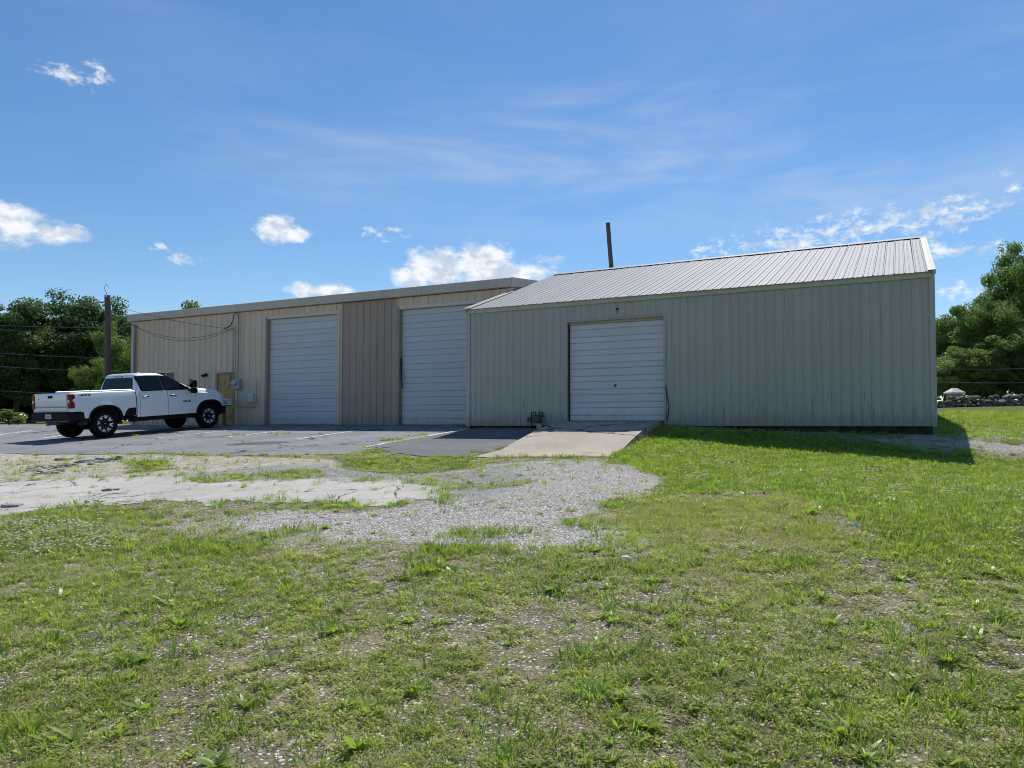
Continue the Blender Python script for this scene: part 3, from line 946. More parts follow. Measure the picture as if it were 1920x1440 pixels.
    return root, (xm, zt, x2, z2)
TAN, SERVICE = build_tan()

# ---- grey building
def build_grey():
    root = empty('grey_metal_building', W(0, 0, 0), BROT - R(1.2))
    tag(root, 'sage grey corrugated metal building with gable roof and one white overhead door', 'building')
    U = lambda px, py: FP(px, py, 0)[0]
    Z = lambda px, py: FP(px, py, 0)[1]
    da, db = U(1062.5, 700), U(1251, 700); dt = Z(1158, 598.5)
    dz = 0.125
    core = MB(); core.box(0.04, GL-0.04, 0.20, GD, 0.0, GE-0.02)
    core.build('wall', M_gwall, root)
    siding(root, 0.0, GL, 0.0, -0.0, GE-0.05, GL/57.0, [(da, db, -1, dt)], lambda x: M_gwall, 0.016, 0.045)
    for a, b, z0, z1 in ((0.02, da, 0.0, GE-0.06), (db, GL-0.02, 0.0, GE-0.06), (da, db, dt, GE-0.06)):
        f = MB(); f.box(a+0.004, b-0.004, 0.014, 0.195, z0+0.004, z1-0.004); f.build('wall_backing', M_jamb, root)
    M_skirt = simple('dark_timber_skirt', (0.035, 0.03, 0.024), 0.9, 0, 0.15, 0.4, 5)
    k = 0
    for a, b in ((0.02, da-0.02), (db+0.06, GL*0.72), (GL*0.72+0.006, GL-0.05)):
        s = MB(); s.box(a, b, 0.05, 0.12, -0.75, -0.004); s.build('skirt_board', M_skirt, root)
    M_gjamb = mat_panel('faded_jamb', (0.40, 0.38, 0.32), (0.16, 0.14, 0.11), 0.6, 0.4, 0.5, 0.6)
    for x0, x1 in ((da-0.01, da+0.05), (db-0.05, db+0.01)):
        j = MB(); j.box(x0, x1, -0.03, 0.14, 0.05, dt+0.04); j.build('jamb_trim', M_gjamb, root)
    j = MB(); j.box(da+0.0505, db-0.0505, -0.032, 0.14, dt-0.02, dt+0.04); j.build('head_trim', M_gjamb, root)
    dk = MB(); dk.box(da+0.0505, da+0.075, 0.06, 0.16, dz, dt-0.02); dk.build('door_gap', M_dark, root)
    sl = MB(); sl.box(da-0.05, db+0.05, 0.013, 0.5, -0.3, dz-0.032); sl.build('door_sill', M_found, root)
    overhead_door(root, da+0.085, db-0.055, dz, dt-0.08, 0.10, M_door, 15, ((da+db)/2+0.0, 1.05))
    hd = MB(); hd.box(da+0.0505, db-0.0505, 0.07, 0.13, dt-0.08, dt-0.0205); hd.build('door_header', M_gjamb, root)
    vs = MB(); vs.tube([(db+0.0,-0.05,1.0),(db+0.03,-0.05,0.75),(db+0.09,-0.06,0.5),(db+0.07,-0.06,0.3),(db+0.02,-0.05,0.12)], 0.014, 5); vs.build('loose_cable', M_wire, root)
    # roof
    tz = 0.336
    RH = GD/2
    n = 57
    ov = 0.07
    roofm = {}
    ridge_z = GE + tz*RH
    L = math.hypot(RH+0.13, tz*(RH+0.13))
    ang = math.atan(tz)
    pit = (GL + 2*ov)/n
    back = MB(); back.add([(-ov,GD+0.12,GE-tz*0.12),(GL+ov,GD+0.12,GE-tz*0.12),(GL+ov,RH+0.02,ridge_z-0.004),(-ov,RH+0.02,ridge_z-0.004),(-ov,GD+0.12,GE-tz*0.12+0.03),(GL+ov,GD+0.12,GE-tz*0.12+0.03),(GL+ov,RH+0.02,ridge_z+0.026),(-ov,RH+0.02,ridge_z+0.026)],
             [(0,1,2,3),(4,7,6,5),(0,4,5,1),(1,5,6,2),(2,6,7,3),(3,7,4,0)])
    rf = back.build('roof', M_roof, root)
    prof = [(0,0),(0.0,0.012),(0.010,0.028),(0.030,0.028),(0.042,0.012),(pit*0.5,0.012),(pit*0.53,0.018),(pit*0.60,0.018),(pit*0.63,0.012),(pit-0.0015,0.012),(pit-0.0015,0)]
    m = MB(); m.prism_y(prof, 0, L); pm = m.mesh('roof_panel')
    pm.materials.append(M_roof)
    for i in range(n):
        o = bpy.data.objects.new('roof_panel', pm)
        o.parent = rf; col.objects.link(o)
        o.location = (-ov + pit*i, -0.13, GE - tz*0.13 + random.uniform(-0.003, 0.003))
        o.rotation_euler = (ang + random.uniform(-0.0006, 0.0006), random.uniform(-0.006, 0.006), 0)
    # under the front slope: closed gable so nothing shows through
    for xx in (0.02, GL-0.05):
        gb = MB(); gb.prism_x([(0.15,GE-0.03),(GD,GE-0.03),(RH,ridge_z-0.03)], xx, xx+0.03); gb.build('gable_wall', M_gwall, root)
    cap = MB(); cap.prism_x([(RH-0.17,ridge_z-0.17*tz+0.040),(RH,ridge_z+0.055),(RH+0.17,ridge_z-0.17*tz+0.040),(RH+0.17,ridge_z-0.17*tz+0.052),(RH,ridge_z+0.068),(RH-0.17,ridge_z-0.17*tz+0.052)], -ov-0.01, GL+ov+0.01)
    cap.build('ridge_cap', M_roof, root)
    # rake trims: full on the right, only the exposed front part on the left
    def rake(x0, x1, ya, yb, up=0.045, dn=0.16):
        za, zb = GE + tz*ya, GE + tz*yb
        r = MB()
        r.add([(x0,ya,za-dn),(x1,ya,za-dn),(x1,yb,zb-dn),(x0,yb,zb-dn),(x0,ya,za+up),(x1,ya,za+up),(x1,yb,zb+up),(x0,yb,zb+up)],
              [(0,1,2,3),(4,7,6,5),(0,4,5,1),(1,5,6,2),(2,6,7,3),(3,7,4,0)])
        return r
    tr = rake(GL+0.004, GL+ov-0.01, -0.14, RH-0.0, 0.050, 0.05); tr.build('rake_trim', M_roofw, root)
    tr = rake(-ov-0.02, -0.004, -0.14, TV-0.25, 0.050, 0.07); tr.build('rake_trim', M_roofw, root)
    # flat cover strips on the slope beside the rakes
    for x0, x1, yb in ((GL-0.09, GL+0.003, RH-0.02), (-0.003, 0.12, TV-0.25)):
        s = rake(x0, x1, -0.138, yb, 0.046, -0.040); s.build('rake_cover', M_roofw, root)
    # eave trim
    e = MB(); e.prism_x([(-0.055,GE-0.145),(-0.075,GE-0.02),(-0.03,GE-0.012),(-0.012,GE-0.03),(-0.012,GE-0.145)], -0.06, GL+0.04)
    e.build('eave_trim', M_gtrim, root)
    # a few lifted sheet ends at the eave
    for px in (1070, 1172):
        x = U(px, 560)
        b = MB(); b.prism_x([(-0.22,GE-0.055),(-0.05,GE+0.0),(-0.05,GE+0.015),(-0.2,GE-0.035)], x, x+0.16); b.build('lifted_flashing', M_roof, rf)
    for x0 in (-0.045, GL-0.07):
        c = MB(); c.box(x0, x0+0.11, -0.034, 0.11, -0.002, GE-0.15); c.build('corner_trim', M_gwall, root)
    # hole and old lamp bracket above the door
    hx, hz = FP(1160, 580, 0)
    hb = MB(); hb.lathe_y([(0,-0.035),(0.03,-0.035),(0.035,-0.005),(0,-0.005)], 12, hx, hz); hb.box(hx-0.008, hx+0.008, -0.04, -0.03, hz-0.11, hz-0.02); hb.build('bracket', M_black, root)
    # dents and rust marks along the head trim
    return root
GREY = build_grey()

# gas meter at the grey wall
def gas_meter():
    x, y, _ = W(FP(1009, 790, 0)[0], -0.22)
    zz = Hs(x, y) + 0.036
    root = empty('gas_meter', (x, y, zz), BROT)
    tag(root, 'small dark gas meter with pipes at the foot of the grey wall', 'meter')
    b = MB(); b.chamfer_box(-0.02, 0.17, -0.1, 0.08, 0.14, 0.36, 0.03); b.build('meter_body', simple('dark_meter', (0.055,0.06,0.07), 0.5), root)
    p = MB(); p.tube([(0.03,0,0.34),(0.03,0,0.42),(-0.10,0,0.42),(-0.10,0,-0.05)], 0.018, 8); p.build('pipe', M_black, root, 40)
    p = MB(); p.tube([(0.13,0,0.34),(0.13,0,0.42),(0.20,0.05,0.42),(0.20,0.12,0.30)], 0.018, 8); p.build('pipe', M_black, root, 40)
    r = MB(); r.lathe_y([(0,-0.09),(0.07,-0.09),(0.08,-0.05),(0.05,0.0),(0,0.0)], 16, -0.12, 0.22); r.build('regulator', simple('dark_regulator', (0.05,0.05,0.055), 0.5), root, 40)
    s = MB(); s.chamfer_box(0.08, 0.2, -0.06, 0.08, -0.03, 0.10, 0.01); s.build('base_block', simple('pale_block', (0.33,0.32,0.31), 0.9), root)
gas_meter()

# white mailbox with house number, between truck and wall
def mailbox():
    x, y, _ = W(FP(421, 754, 2.45)[0], 2.45)
    zg = Hs(x, y)
    root = empty('mailbox', (x, y, zg), BROT)
    tag(root, 'white box with black number at the front of the white truck', 'mailbox')
    z0 = FP(421, 760, 2.45)[1] - zg; z1 = FP(421, 747.5, 2.45)[1] - zg
    M_white = simple('white_enamel', (0.72, 0.73, 0.75), 0.4)
    prof = [(-0.11,z0),(0.11,z0),(0.11,z1-0.07),(0.085,z1-0.02),(0.04,z1),(-0.04,z1),(-0.085,z1-0.02),(-0.11,z1-0.07)]
    b = MB(); b.prism_x(prof, -0.24, 0.26); b.build('box_shell', M_white, root)
    pl = MB(); pl.box(-0.26, 0.29, -0.12, 0.12, z0-0.03, z0-0.002); pl.build('base_plate', M_black, root)
    po = MB(); po.box(-0.05, 0.05, -0.05, 0.05, -0.1, z0-0.032); po.build('post', simple('post_wood', (0.22,0.16,0.10), 0.9), root)
    me = text_mesh('313', 0.19, 0.003, bold=0.005)
    me.transform(Matrix.Rotation(math.pi/2, 4, 'X'))
    o = obj('number', me, M_black, root); o.location = (0.10, -0.116, z0+0.05)
mailbox()
# ------------------------------------------------------------------ white crew-cab pickup
def build_truck():
    RA_, FA = 1.35, 5.39           # axles, from the rear bumper
    RT = 0.43
    u0 = -11.2 - 0.99
    v0 = -3.2
    x, y, _ = W(u0, v0)
    xf, yf, _ = W(u0, v0 + 4.04)
    zr, zf = Hs(x, y) + 0.030, Hs(xf, yf) + 0.030
    root = empty('pickup_truck', (x, y, zr))
    root.rotation_euler = (0, -math.atan2(zf - zr, 4.04), math.atan2(PY, PX) - R(2.2))
    root.scale = (0.966, 1, 1)
    tag(root, 'white four-door pickup truck parked facing the tan building', 'pickup truck')
    # all coordinates below: x from rear bumper minus rear axle
    m = mat_new('white_car_paint'); t = NT(m)
    b = t.finish((0.80, 0.81, 0.83), 0.30, 0, 0.5)
    b.inputs['Coat Weight'].default_value = 0.7; b.inputs['Coat Roughness'].default_value = 0.05
    P = m
    mg = mat_new('tinted_car_glass'); t = NT(mg); t.finish((0.006, 0.007, 0.011), 0.03, 0, 0.28)
    mk = simple('black_trim', (0.010, 0.010, 0.012), 0.6, 0, 0.15)
    mt = simple('tyre_rubber', (0.010, 0.010, 0.011), 0.9, 0, 0.12)
    mr = simple('machined_alloy', (0.72, 0.73, 0.75), 0.3, 0.25)
    mc = simple('chrome', (0.7, 0.72, 0.75), 0.15, 0.95)
    mred = simple('red_lens', (0.25, 0.008, 0.012), 0.15, 0, 0.6)
    mcl = simple('clear_lens', (0.75, 0.72, 0.68), 0.15)
    O = RA_
    AR = 0.545
    def arch(x):
        z = -1
        for a in (RA_, FA):
            d = abs(x - a)
            if d < AR: z = max(z, RT + AR*(1 - (d/AR)**2.6)**(1/2.6)*0.98)
        return z
    def yw(x, z):
        w = 1.025 - 0.10*max(0, (z-1.02)/0.42)**2.2*0.55 - 0.05*max(0, (0.85-z)/0.4)**2
        for a in (RA_, FA):
            r = math.hypot(x-a, (z-RT)*1.0)
            w += 0.028*math.exp(-((max(r, AR)-AR)/0.13)**2)
        if x < 0.25: w -= 0.03*((0.25-x)/0.25)**2
        return w
    def skin(xs, zb, zt, nz=14, yfun=yw):
        rows = []
        for xx in xs:
            a, b_ = zb(xx), zt(xx)
            rows.append([(xx-O, -yfun(xx, a+(b_-a)*k/nz), a+(b_-a)*k/nz) for k in range(nz+1)])
        return rows
    def both(name, rows, mat, smooth=35, thick=True):
        out = []
        for sgn in (1, -1):
            mb = MB()
            mb.grid([[(p[0], p[1]*sgn, p[2]) for p in r] for r in rows])
            o = mb.build(name, mat, root, smooth)
            out.append(o)
        return out
    lin = lambda a, b_, st: [a + (b_-a)*i/max(1, int((b_-a)/st)) for i in range(max(1, int((b_-a)/st))+1)]
    SILL = 0.57
    # bed sides
    BT = 1.425
    bx = lin(0.06, 2.44, 0.04)
    def bedbot(x):
        z = 0.64 if x > 0.62 else 0.64 + 0.22*min(1, (0.62-x)/0.14)
        return max(z, arch(x))
    def bedtop(x): return BT - 0.010*(2.44-x)/2.4
    rows = []
    for xx in bx:
        a, b_ = bedbot(xx), bedtop(xx)
        r = [(xx-O, -yw(xx, a+(b_-a)*k/14), a+(b_-a)*k/14) for k in range(15)]
        yo = r[-1][1]
        r += [(xx-O, yo+0.012, b_+0.012), (xx-O, yo+0.03, b_+0.016), (xx-O, -0.84, b_+0.016), (xx-O, -0.82, b_), (xx-O, -0.82, 0.95)]
        rows.append(r)
    both('bed_side', rows, P, 40)
    fl = MB(); fl.box(0.1-O, 2.40-O, -0.815, 0.815, 0.90, 0.945); fl.build('bed_floor', mk, root)
    fw = MB(); fw.box(2.38-O, 2.43-O, -0.99, 0.99, 0.62, BT-0.03); fw.build('bed_front', P, root)
    # low rail along the front of the bed
    rl = MB(); rl.chamfer_box(0.95-O, 2.36-O, -0.94, -0.86, BT+0.018, BT+0.062, 0.012); rl.build('bed_rail', P, root)
    rl = MB(); rl.chamfer_box(0.95-O, 2.36-O, 0.86, 0.94, BT+0.018, BT+0.062, 0.012); rl.build('bed_rail', P, root)
    # tailgate
    tg = MB()
    prof = [(0.045,0.86),(0.03,0.90),(0.03,0.99),(0.042,1.00),(0.042,1.02),(0.02,1.04),(0.015,1.30),(0.03,1.36),(0.035,BT-0.01),(0.05,BT+0.012),(0.10,BT+0.012),(0.11,0.86)]
    n = len(prof)
    vs = [(a-O, -0.815, z) for a, z in prof] + [(a-O, 0.815, z) for a, z in prof]
    fs = [tuple(range(n)), tuple(reversed(range(n, 2*n)))] + [((i+1)%n, i, n+i, n+(i+1)%n) for i in range(n)]
    tg.add(vs, fs)
    tgo = tg.build('tailgate', P, root, 30)
    h = MB(); h.chamfer_box(-0.004-O, 0.03-O, -0.11, 0.11, 1.285, 1.36, 0.006); h.build('handle', mk, tgo)
    ln = MB(); ln.box(0.024-O, 0.034-O, -0.80, 0.80, 1.003, 1.011); ln.build('crease_line', mk, tgo)
    em = MB(); em.prism_x([(0.60,1.255),(0.645,1.262),(0.645,1.272),(0.60,1.268),(0.57,1.268),(0.57,1.252)], 0.006-O, 0.016-O); em.build('badge', mk, tgo)
    # rear corner posts with tail lights
    for s in (-1, 1):
        cp = MB()
        cp.add([(0.065-O, s*0.822, 0.86),(0.05-O, s*0.93, 0.86),(0.085-O, s*1.0, 0.86),(0.12-O, s*0.9, 0.86),(0.065-O, s*0.822, BT),(0.05-O, s*0.92, BT),(0.085-O, s*0.955, BT),(0.12-O, s*0.9, BT)],
               [(0,1,5,4),(1,2,6,5),(2,3,7,6),(3,0,4,7),(4,5,6,7),(0,3,2,1)])
        cp.build('corner_post', P, root)
        tl = MB()
        tl.box(0.018-O, 0.075-O, min(s*0.875,s*0.99), max(s*0.875,s*0.99), 0.965, 1.385)
        side = [(0.03,0.965),(0.17,0.965),(0.195,1.0),(0.195,1.125),(0.15,1.165),(0.13,1.20),(0.15,1.235),(0.21,1.25),(0.235,1.28),(0.235,1.345),(0.20,1.385),(0.03,1.385)]
        def yy(x, z): return s*(1.008 + (0.022 if z < 1.2 else 0.0))
        nn = len(side)
        v = [(a-O, yy(a, z), z) for a, z in side] + [(a-O, s*0.90, z) for a, z in side]
        tl.add(v, [tuple(range(nn)), tuple(reversed(range(nn, 2*nn)))] + [((i+1)%nn, i, nn+i, nn+(i+1)%nn) for i in range(nn)])
        to = tl.build('tail_light', mred, root)
        cl = MB(); cl.box(0.010-O, 0.03-O, min(s*0.89,s*0.975), max(s*0.89,s*0.975), 1.14, 1.225)
        cl.build('reverse_lens', mcl, to)
    # rear bumper
    bp = MB()
    out = [(-0.04,-0.98),(0.02,-1.04),(0.50,-1.045),(0.60,-1.02),(0.60,-0.9),(0.20,-0.86),(0.20,0.86),(0.60,0.9),(0.60,1.02),(0.50,1.045),(0.02,1.04),(-0.04,0.98),(-0.10,0.5),(-0.10,-0.5)]
    bp.prism_z([(a-O, c) for a, c in out], 0.60, 0.83)
    bpo = bp.build('rear_bumper', mk, root)
    st = MB(); st.prism_z([(-0.115-O,-0.5),(-0.05-O,-0.97),(0.2-O,-0.97),(0.2-O,0.97),(-0.05-O,0.97),(-0.115-O,0.5)], 0.832, 0.85); st.build('step_pad', mk, bpo)
    lw = MB(); lw.prism_z([(-0.112-O,-0.62),(-0.06-O,-0.98),(-0.04-O,-0.98),(-0.09-O,-0.62)], 0.555, 0.60); lw.box(-0.112-O, -0.02-O, -0.95, 0.95, 0.575, 0.598); lw.build('lower_valance', simple('grey_valance', (0.09,0.09,0.095), 0.6), bpo)
    pt = MB(); pt.box(-0.118-O, -0.103-O, -0.16, 0.16, 0.66, 0.80); plate = pt.build('licence_plate', simple('plate_grey', (0.52,0.55,0.58), 0.5), root)
    tm = text_mesh('7D2', 0.10, 0.002)
    tm.transform(Matrix.Rotation(math.pi/2, 4, 'X')); tm.transform(Matrix.Rotation(-math.pi/2, 4, 'Z'))
    to = obj('plate_number', tm, simple('plate_blue', (0.06,0.08,0.16), 0.6), plate); to.location = (-0.120-O, 0, 0.69)
    ht = MB(); ht.box(-0.14-O, 0.2-O, -0.045, 0.045, 0.46, 0.55); ht.lathe_y([(0.0,-0.06),(0.05,-0.05),(0.06,0),(0.05,0.05),(0,0.06)], 10, -0.14-O, 0.50); ht.build('tow_hitch', simple('steel_hitch', (0.22,0.22,0.23), 0.5, 0.6), root)
    # chassis, axles
    ch = MB(); ch.box(0.3-O, 5.9-O, -0.55, -0.40, 0.52, 0.70); ch.box(0.3-O, 5.9-O, 0.40, 0.55, 0.52, 0.70); ch.box(1.3-O, 5.0-O, -0.399, 0.399, 0.50, 0.72); ch.box(2.4-O, 5.9-O, -0.9, 0.9, 0.60, 0.9)
    ch.tube([(0,-0.8,RT),(0,0.8,RT)], 0.07, 8); ch.tube([(FA-O,-0.8,RT),(FA-O,0.8,RT)], 0.07, 8); ch.tube([(-0.02,-0.16,RT),(-0.02,0.16,RT)], 0.17, 10)
    ch.build('chassis', mk, root)
    # cab lower: base tub, doors, rear corner
    def cabbot(x): return max(SILL, arch(x))
    def belt(x): return 1.405
    tub = MB()
    for s in (-1, 1):
        rows = [[(xx-O, s*(yw(xx, SILL+(1.40-SILL)*k/8)-0.02), SILL+(1.40-SILL)*k/8) for k in range(9)] for xx in lin(2.46, 4.82, 0.2)]
        tub.grid(rows)
    tub.box(2.46-O, 4.82-O, -0.95, 0.95, SILL, SILL+0.02)
    tub.build('cab_tub', mk, root)
    both('cab_corner', skin(lin(2.47, 2.582, 0.03), cabbot, belt), P, 40)
    for a, b_ in ((2.592, 3.66), (3.672, 4.795)):
        pr = both('door', skin(lin(a, b_, 0.05), cabbot, belt), P, 40)
        for o, s in zip(pr, (-1, 1)):
            hx = a + 0.07
            hm = MB(); hm.chamfer_box(hx-O, hx+0.235-O, min(s*1.03,s*1.075), max(s*1.03,s*1.075), 1.205, 1.238, 0.008); hm.build('handle', mk, o)
            hm = MB(); hm.chamfer_box(hx+0.02-O, hx+0.16-O, min(s*1.068,s*1.082), max(s*1.068,s*1.082), 1.228, 1.244, 0.004); hm.build('handle_trim', mc, o)
    # front clip: fenders and hood in one loft
    def hoodz(x): return np.interp(x, [4.60,4.80,5.2,5.7,5.98,6.10,6.16], [1.475,1.475,1.46,1.41,1.355,1.30,1.24])
    rows = []
    fx = lin(4.805, 6.16, 0.035)
    for xx in fx:
        zb = max(np.interp(xx, [4.8,5.9,6.16],[SILL,0.66,0.74]), arch(xx))
        zs = np.interp(xx, [4.8,5.2,5.8,6.05,6.16],[1.30,1.265,1.225,1.17,1.08])
        pinch = 0.16*max(0,(xx-5.85)/0.31)**2
        hz = hoodz(xx)
        half = []
        for k in range(13):
            z = zb + (zs-zb)*k/12
            half.append((yw(xx, z) - pinch, z))
        y_s = half[-1][0]
        half += [(y_s-0.03, zs+0.018), (y_s-0.09, zs+0.024), (y_s-0.125, zs+0.03), (y_s-0.155, zs+(hz-zs)*0.55), (y_s-0.20, zs+(hz-zs)*0.80), (y_s-0.32, zs+(hz-zs)*0.93), (0.42, hz-0.004), (0.34, hz+0.022), (0.0, hz+0.03)]
        rows.append([(xx-O, -a, z) for a, z in half] + [(xx-O, a, z) for a, z in reversed(half[:-1])])
    fc = MB(); fc.grid(rows); fc.build('front_clip', P, root, 40)
    gr = MB(); last = rows[-1]; o0 = len(last)
    gr.box(6.02-O, 6.14-O, -0.80, 0.80, 0.70, 1.20); gr.build('grille', mk, root)
    for s in (-1, 1):
        hl = MB(); hl.chamfer_box(6.02-O, 6.17-O, min(s*0.62,s*0.86), max(s*0.62,s*0.86), 0.96, 1.17, 0.02); hl.build('headlight', mcl, root)
    fb = MB(); fb.prism_z([(a-O, c) for a, c in [(5.93,-1.02),(6.12,-0.98),(6.27,-0.80),(6.33,-0.4),(6.33,0.4),(6.27,0.80),(6.12,0.98),(5.93,1.02),(5.9,0.8),(5.9,-0.8)]], 0.47, 0.74)
    fb.build('front_bumper', mk, root)
    # upper cab as a loft of rounded loops
    loops = []
    def loop(z, xr, xf, w, rc, rcf):
        pts = []
        def corner(cx, cy, r, a0, a1, k=5):
            return [(cx + r*math.cos(a0+(a1-a0)*i/k), cy + r*math.sin(a0+(a1-a0)*i/k)) for i in range(k+1)]
        pts += corner(xf-rcf, -w+rcf*0.8, rcf*0.8, -math.pi/2, 0)
        pts += corner(xf-rcf, w-rcf*0.8, rcf*0.8, 0, math.pi/2)
        pts += corner(xr+rc, w-rc, rc, math.pi/2, math.pi)
        pts += corner(xr+rc, -w+rc, rc, math.pi, 1.5*math.pi)
        return [(a-O, b_, z) for a, b_ in pts]
    lv = [(1.395,2.455,4.86,0.985,0.10,0.16),(1.45,2.462,4.79,0.972,0.10,0.16),(1.60,2.50,4.46,0.925,0.10,0.17),(1.75,2.54,4.12,0.872,0.10,0.18),(1.88,2.57,3.84,0.825,0.11,0.18),(1.945,2.59,3.70,0.792,0.12,0.18),(1.985,2.63,3.60,0.745,0.14,0.2),(2.008,2.72,3.44,0.66,0.16,0.2),(2.018,2.9,3.2,0.45,0.1,0.1)]
    for q in lv: loops.append(loop(*q))
    uc = MB(); uc.grid(loops, close=True)
    k = len(loops[0]); base = len(uc.v) - k
    uc.f.append(tuple(base+i for i in range(k)))
    uc.build('cab_roof', P, root, 45)
    ycab = lambda z: np.interp(z, [q[0] for q in lv], [q[3] for q in lv])
    xrear = lambda z: np.interp(z, [q[0] for q in lv], [q[1] for q in lv])
    xfront = lambda z: np.interp(z, [q[0] for q in lv], [q[2] for q in lv])
    def side_poly(name, poly, mat, prd=0.006):
        r = []
        for s in (-1, 1):
            mb = MB()
            nn = len(poly)
            v = [(a-O, s*(ycab(z)+prd), z) for a, z in poly] + [(a-O, s*(ycab(z)-0.03), z) for a, z in poly]
            mb.add(v, [tuple(range(nn)), tuple(reversed(range(nn, 2*nn)))] + [((i+1)%nn, i, nn+i, nn+(i+1)%nn) for i in range(nn)])
            r.append(mb.build(name, mat, root))
        return r
    side_poly('window_surround', [(2.545,1.905),(3.0,1.925),(3.5,1.92),(3.80,1.885),(3.98,1.80),(4.26,1.625),(4.60,1.425),(4.60,1.405),(2.70,1.405),(2.66,1.43)], mk, 0.014)
    side_poly('side_window', [(2.575,1.885),(3.0,1.905),(3.42,1.902),(3.50,1.43),(2.72,1.43),(2.69,1.45)], mg, 0.020)
    side_poly('side_window', [(3.54,1.90),(3.79,1.868),(3.96,1.785),(4.24,1.61),(4.44,1.485),(4.44,1.43),(3.62,1.43)], mg, 0.020)
    # rear glass, brake light, windscreen
    rg = MB()
    pts = [(1.44,0.80),(1.46,0.83),(1.84,0.735),(1.865,0.70)]
    ring = [(xrear(z)-0.006-O, -w, z) for z, w in pts] + [(xrear(z)-0.006-O, w, z) for z, w in reversed(pts)]
    nn = len(ring)
    rg.add(ring + [(p[0]+0.05, p[1], p[2]) for p in ring], [tuple(range(nn)), tuple(reversed(range(nn, 2*nn)))] + [((i+1)%nn, i, nn+i, nn+(i+1)%nn) for i in range(nn)])
    rg.build('rear_window', mg, root)
    bl = MB(); bl.chamfer_box(2.555-O, 2.62-O, -0.20, 0.20, 1.898, 1.942, 0.008); blo = bl.build('brake_light', mred, root)
    b2 = MB(); b2.box(2.551-O, 2.6-O, -0.14, 0.14, 1.908, 1.932); b2.build('lamp_lens', mcl, blo)
    ws = MB()
    pts = [(1.47,0.80),(1.50,0.82),(1.85,0.70),(1.88,0.67)]
    ring = [(xfront(z)+0.006-O, -w, z) for z, w in pts] + [(xfront(z)+0.006-O, w, z) for z, w in reversed(pts)]
    nn = len(ring)
    ws.add(ring + [(p[0]-0.06, p[1], p[2]-0.02) for p in ring], [tuple(range(nn)), tuple(reversed(range(nn, 2*nn)))] + [((i+1)%nn, i, nn+i, nn+(i+1)%nn) for i in range(nn)])
    ws.build('windscreen', mg, root)
    an = MB(); an.prism_y([(3.28,2.01),(3.42,2.01),(3.30,2.06),(3.27,2.05)], -0.015, 0.015); an.v = [(a-O,b_,c) for a,b_,c in an.v]; an.build('antenna', P, root)
    # mirrors
    for s in (-1, 1):
        mm = MB(); mm.chamfer_box(-0.06, 0.10, -0.095, 0.095, 0.13, 0.42, 0.03)
        mm.chamfer_box(-0.05, 0.11, -0.105, 0.085, -0.06, 0.128, 0.04)
        mm.chamfer_box(-0.03, 0.06, min(-s*0.085,-s*0.26), max(-s*0.085,-s*0.26), 0.02, 0.09, 0.012)
        mm.chamfer_box(-0.03, 0.06, min(-s*0.085,-s*0.26), max(-s*0.085,-s*0.26), 0.20, 0.24, 0.012)
        o = mm.build('door_mirror', mk, root); o.location = (4.56-O, s*1.20, 1.33)
        gl = MB(); gl.box(-0.064, -0.0605, -0.08, 0.08, 0.17, 0.38); gl.build('mirror_glass', mg, o)
    # black arch mouldings, liners
    for a in (RA_, FA):
        for s in (-1, 1):
            mb = MB(); rows = []
            for i in range(33):
                th = math.pi*(-0.06 + 1.12*i/32)
                cx, cz = math.cos(th), math.sin(th)
                def pt(r):
                    ex = 2.6
                    k = 1.0/((abs(cx)**ex + max(abs(cz),1e-6)**ex)**(1/ex))
                    return a + r*k*cx, RT + r*k*cz*0.98
                xi, zi = pt(AR-0.012); xo, zo = pt(AR+0.055)
                zi = max(zi, 0.5); zo = max(zo, 0.5)
                yo_ = max(yw(xo, zo), yw(xi, zi))
                rows.append([(xi-O, s*0.88, zi), (xi-O, s*(yo_+0.022), zi), (xo-O, s*(yo_+0.018), zo), (xo-O, s*(yo_-0.02), zo)])
            mb.grid(rows); mb.build('arch_moulding', mk, root, 35)
            li = MB(); rows = []
            for i in range(25):
                th = math.pi*i/24
                rows.append([(a+(AR+0.01)*math.cos(th)-O, s*0.90, RT+(AR+0.0)*math.sin(th)), (a+(AR+0.01)*math.cos(th)-O, s*0.45, RT+(AR+0.0)*math.sin(th))])
            li.grid(rows)
            li.box(a-AR-O, a+AR-O, min(s*0.44,s*0.45), max(s*0.44,s*0.45), RT, RT+AR*0.9)
            li.build('wheel_liner', simple('liner_grey', (0.07,0.07,0.068), 0.8), root, 35)
    # steps and rockers
    for s in (-1, 1):
        sb = MB(); sb.chamfer_box(2.2-O, 4.78-O, min(s*0.90,s*1.03), max(s*0.90,s*1.03), 0.43, 0.50, 0.015); sb.box(2.5-O, 2.6-O, min(s*0.6,s*0.9), max(s*0.6,s*0.9), 0.45, 0.6); sb.box(4.4-O, 4.5-O, min(s*0.6,s*0.9), max(s*0.6,s*0.9), 0.45, 0.6); sb.build('side_step', mk, root)
        rk = MB(); rk.box(1.97-O, 4.82-O, min(s*0.90,s*0.985), max(s*0.90,s*0.985), 0.50, SILL+0.012); rk.build('rocker_panel', mk, root)
        bs = MB(); poly = [(1.99,0.63),(2.425,0.63),(2.425,0.89),(2.16,0.875),(2.06,0.78)]
        nn = len(poly); v = [(a-O, s*(yw(a, z)+0.008), z) for a, z in poly] + [(a-O, s*0.9, z) for a, z in poly]
        bs.add(v, [tuple(range(nn)), tuple(reversed(range(nn, 2*nn)))] + [((i+1)%nn, i, nn+i, nn+(i+1)%nn) for i in range(nn)]); bs.build('bed_step', mk, root)
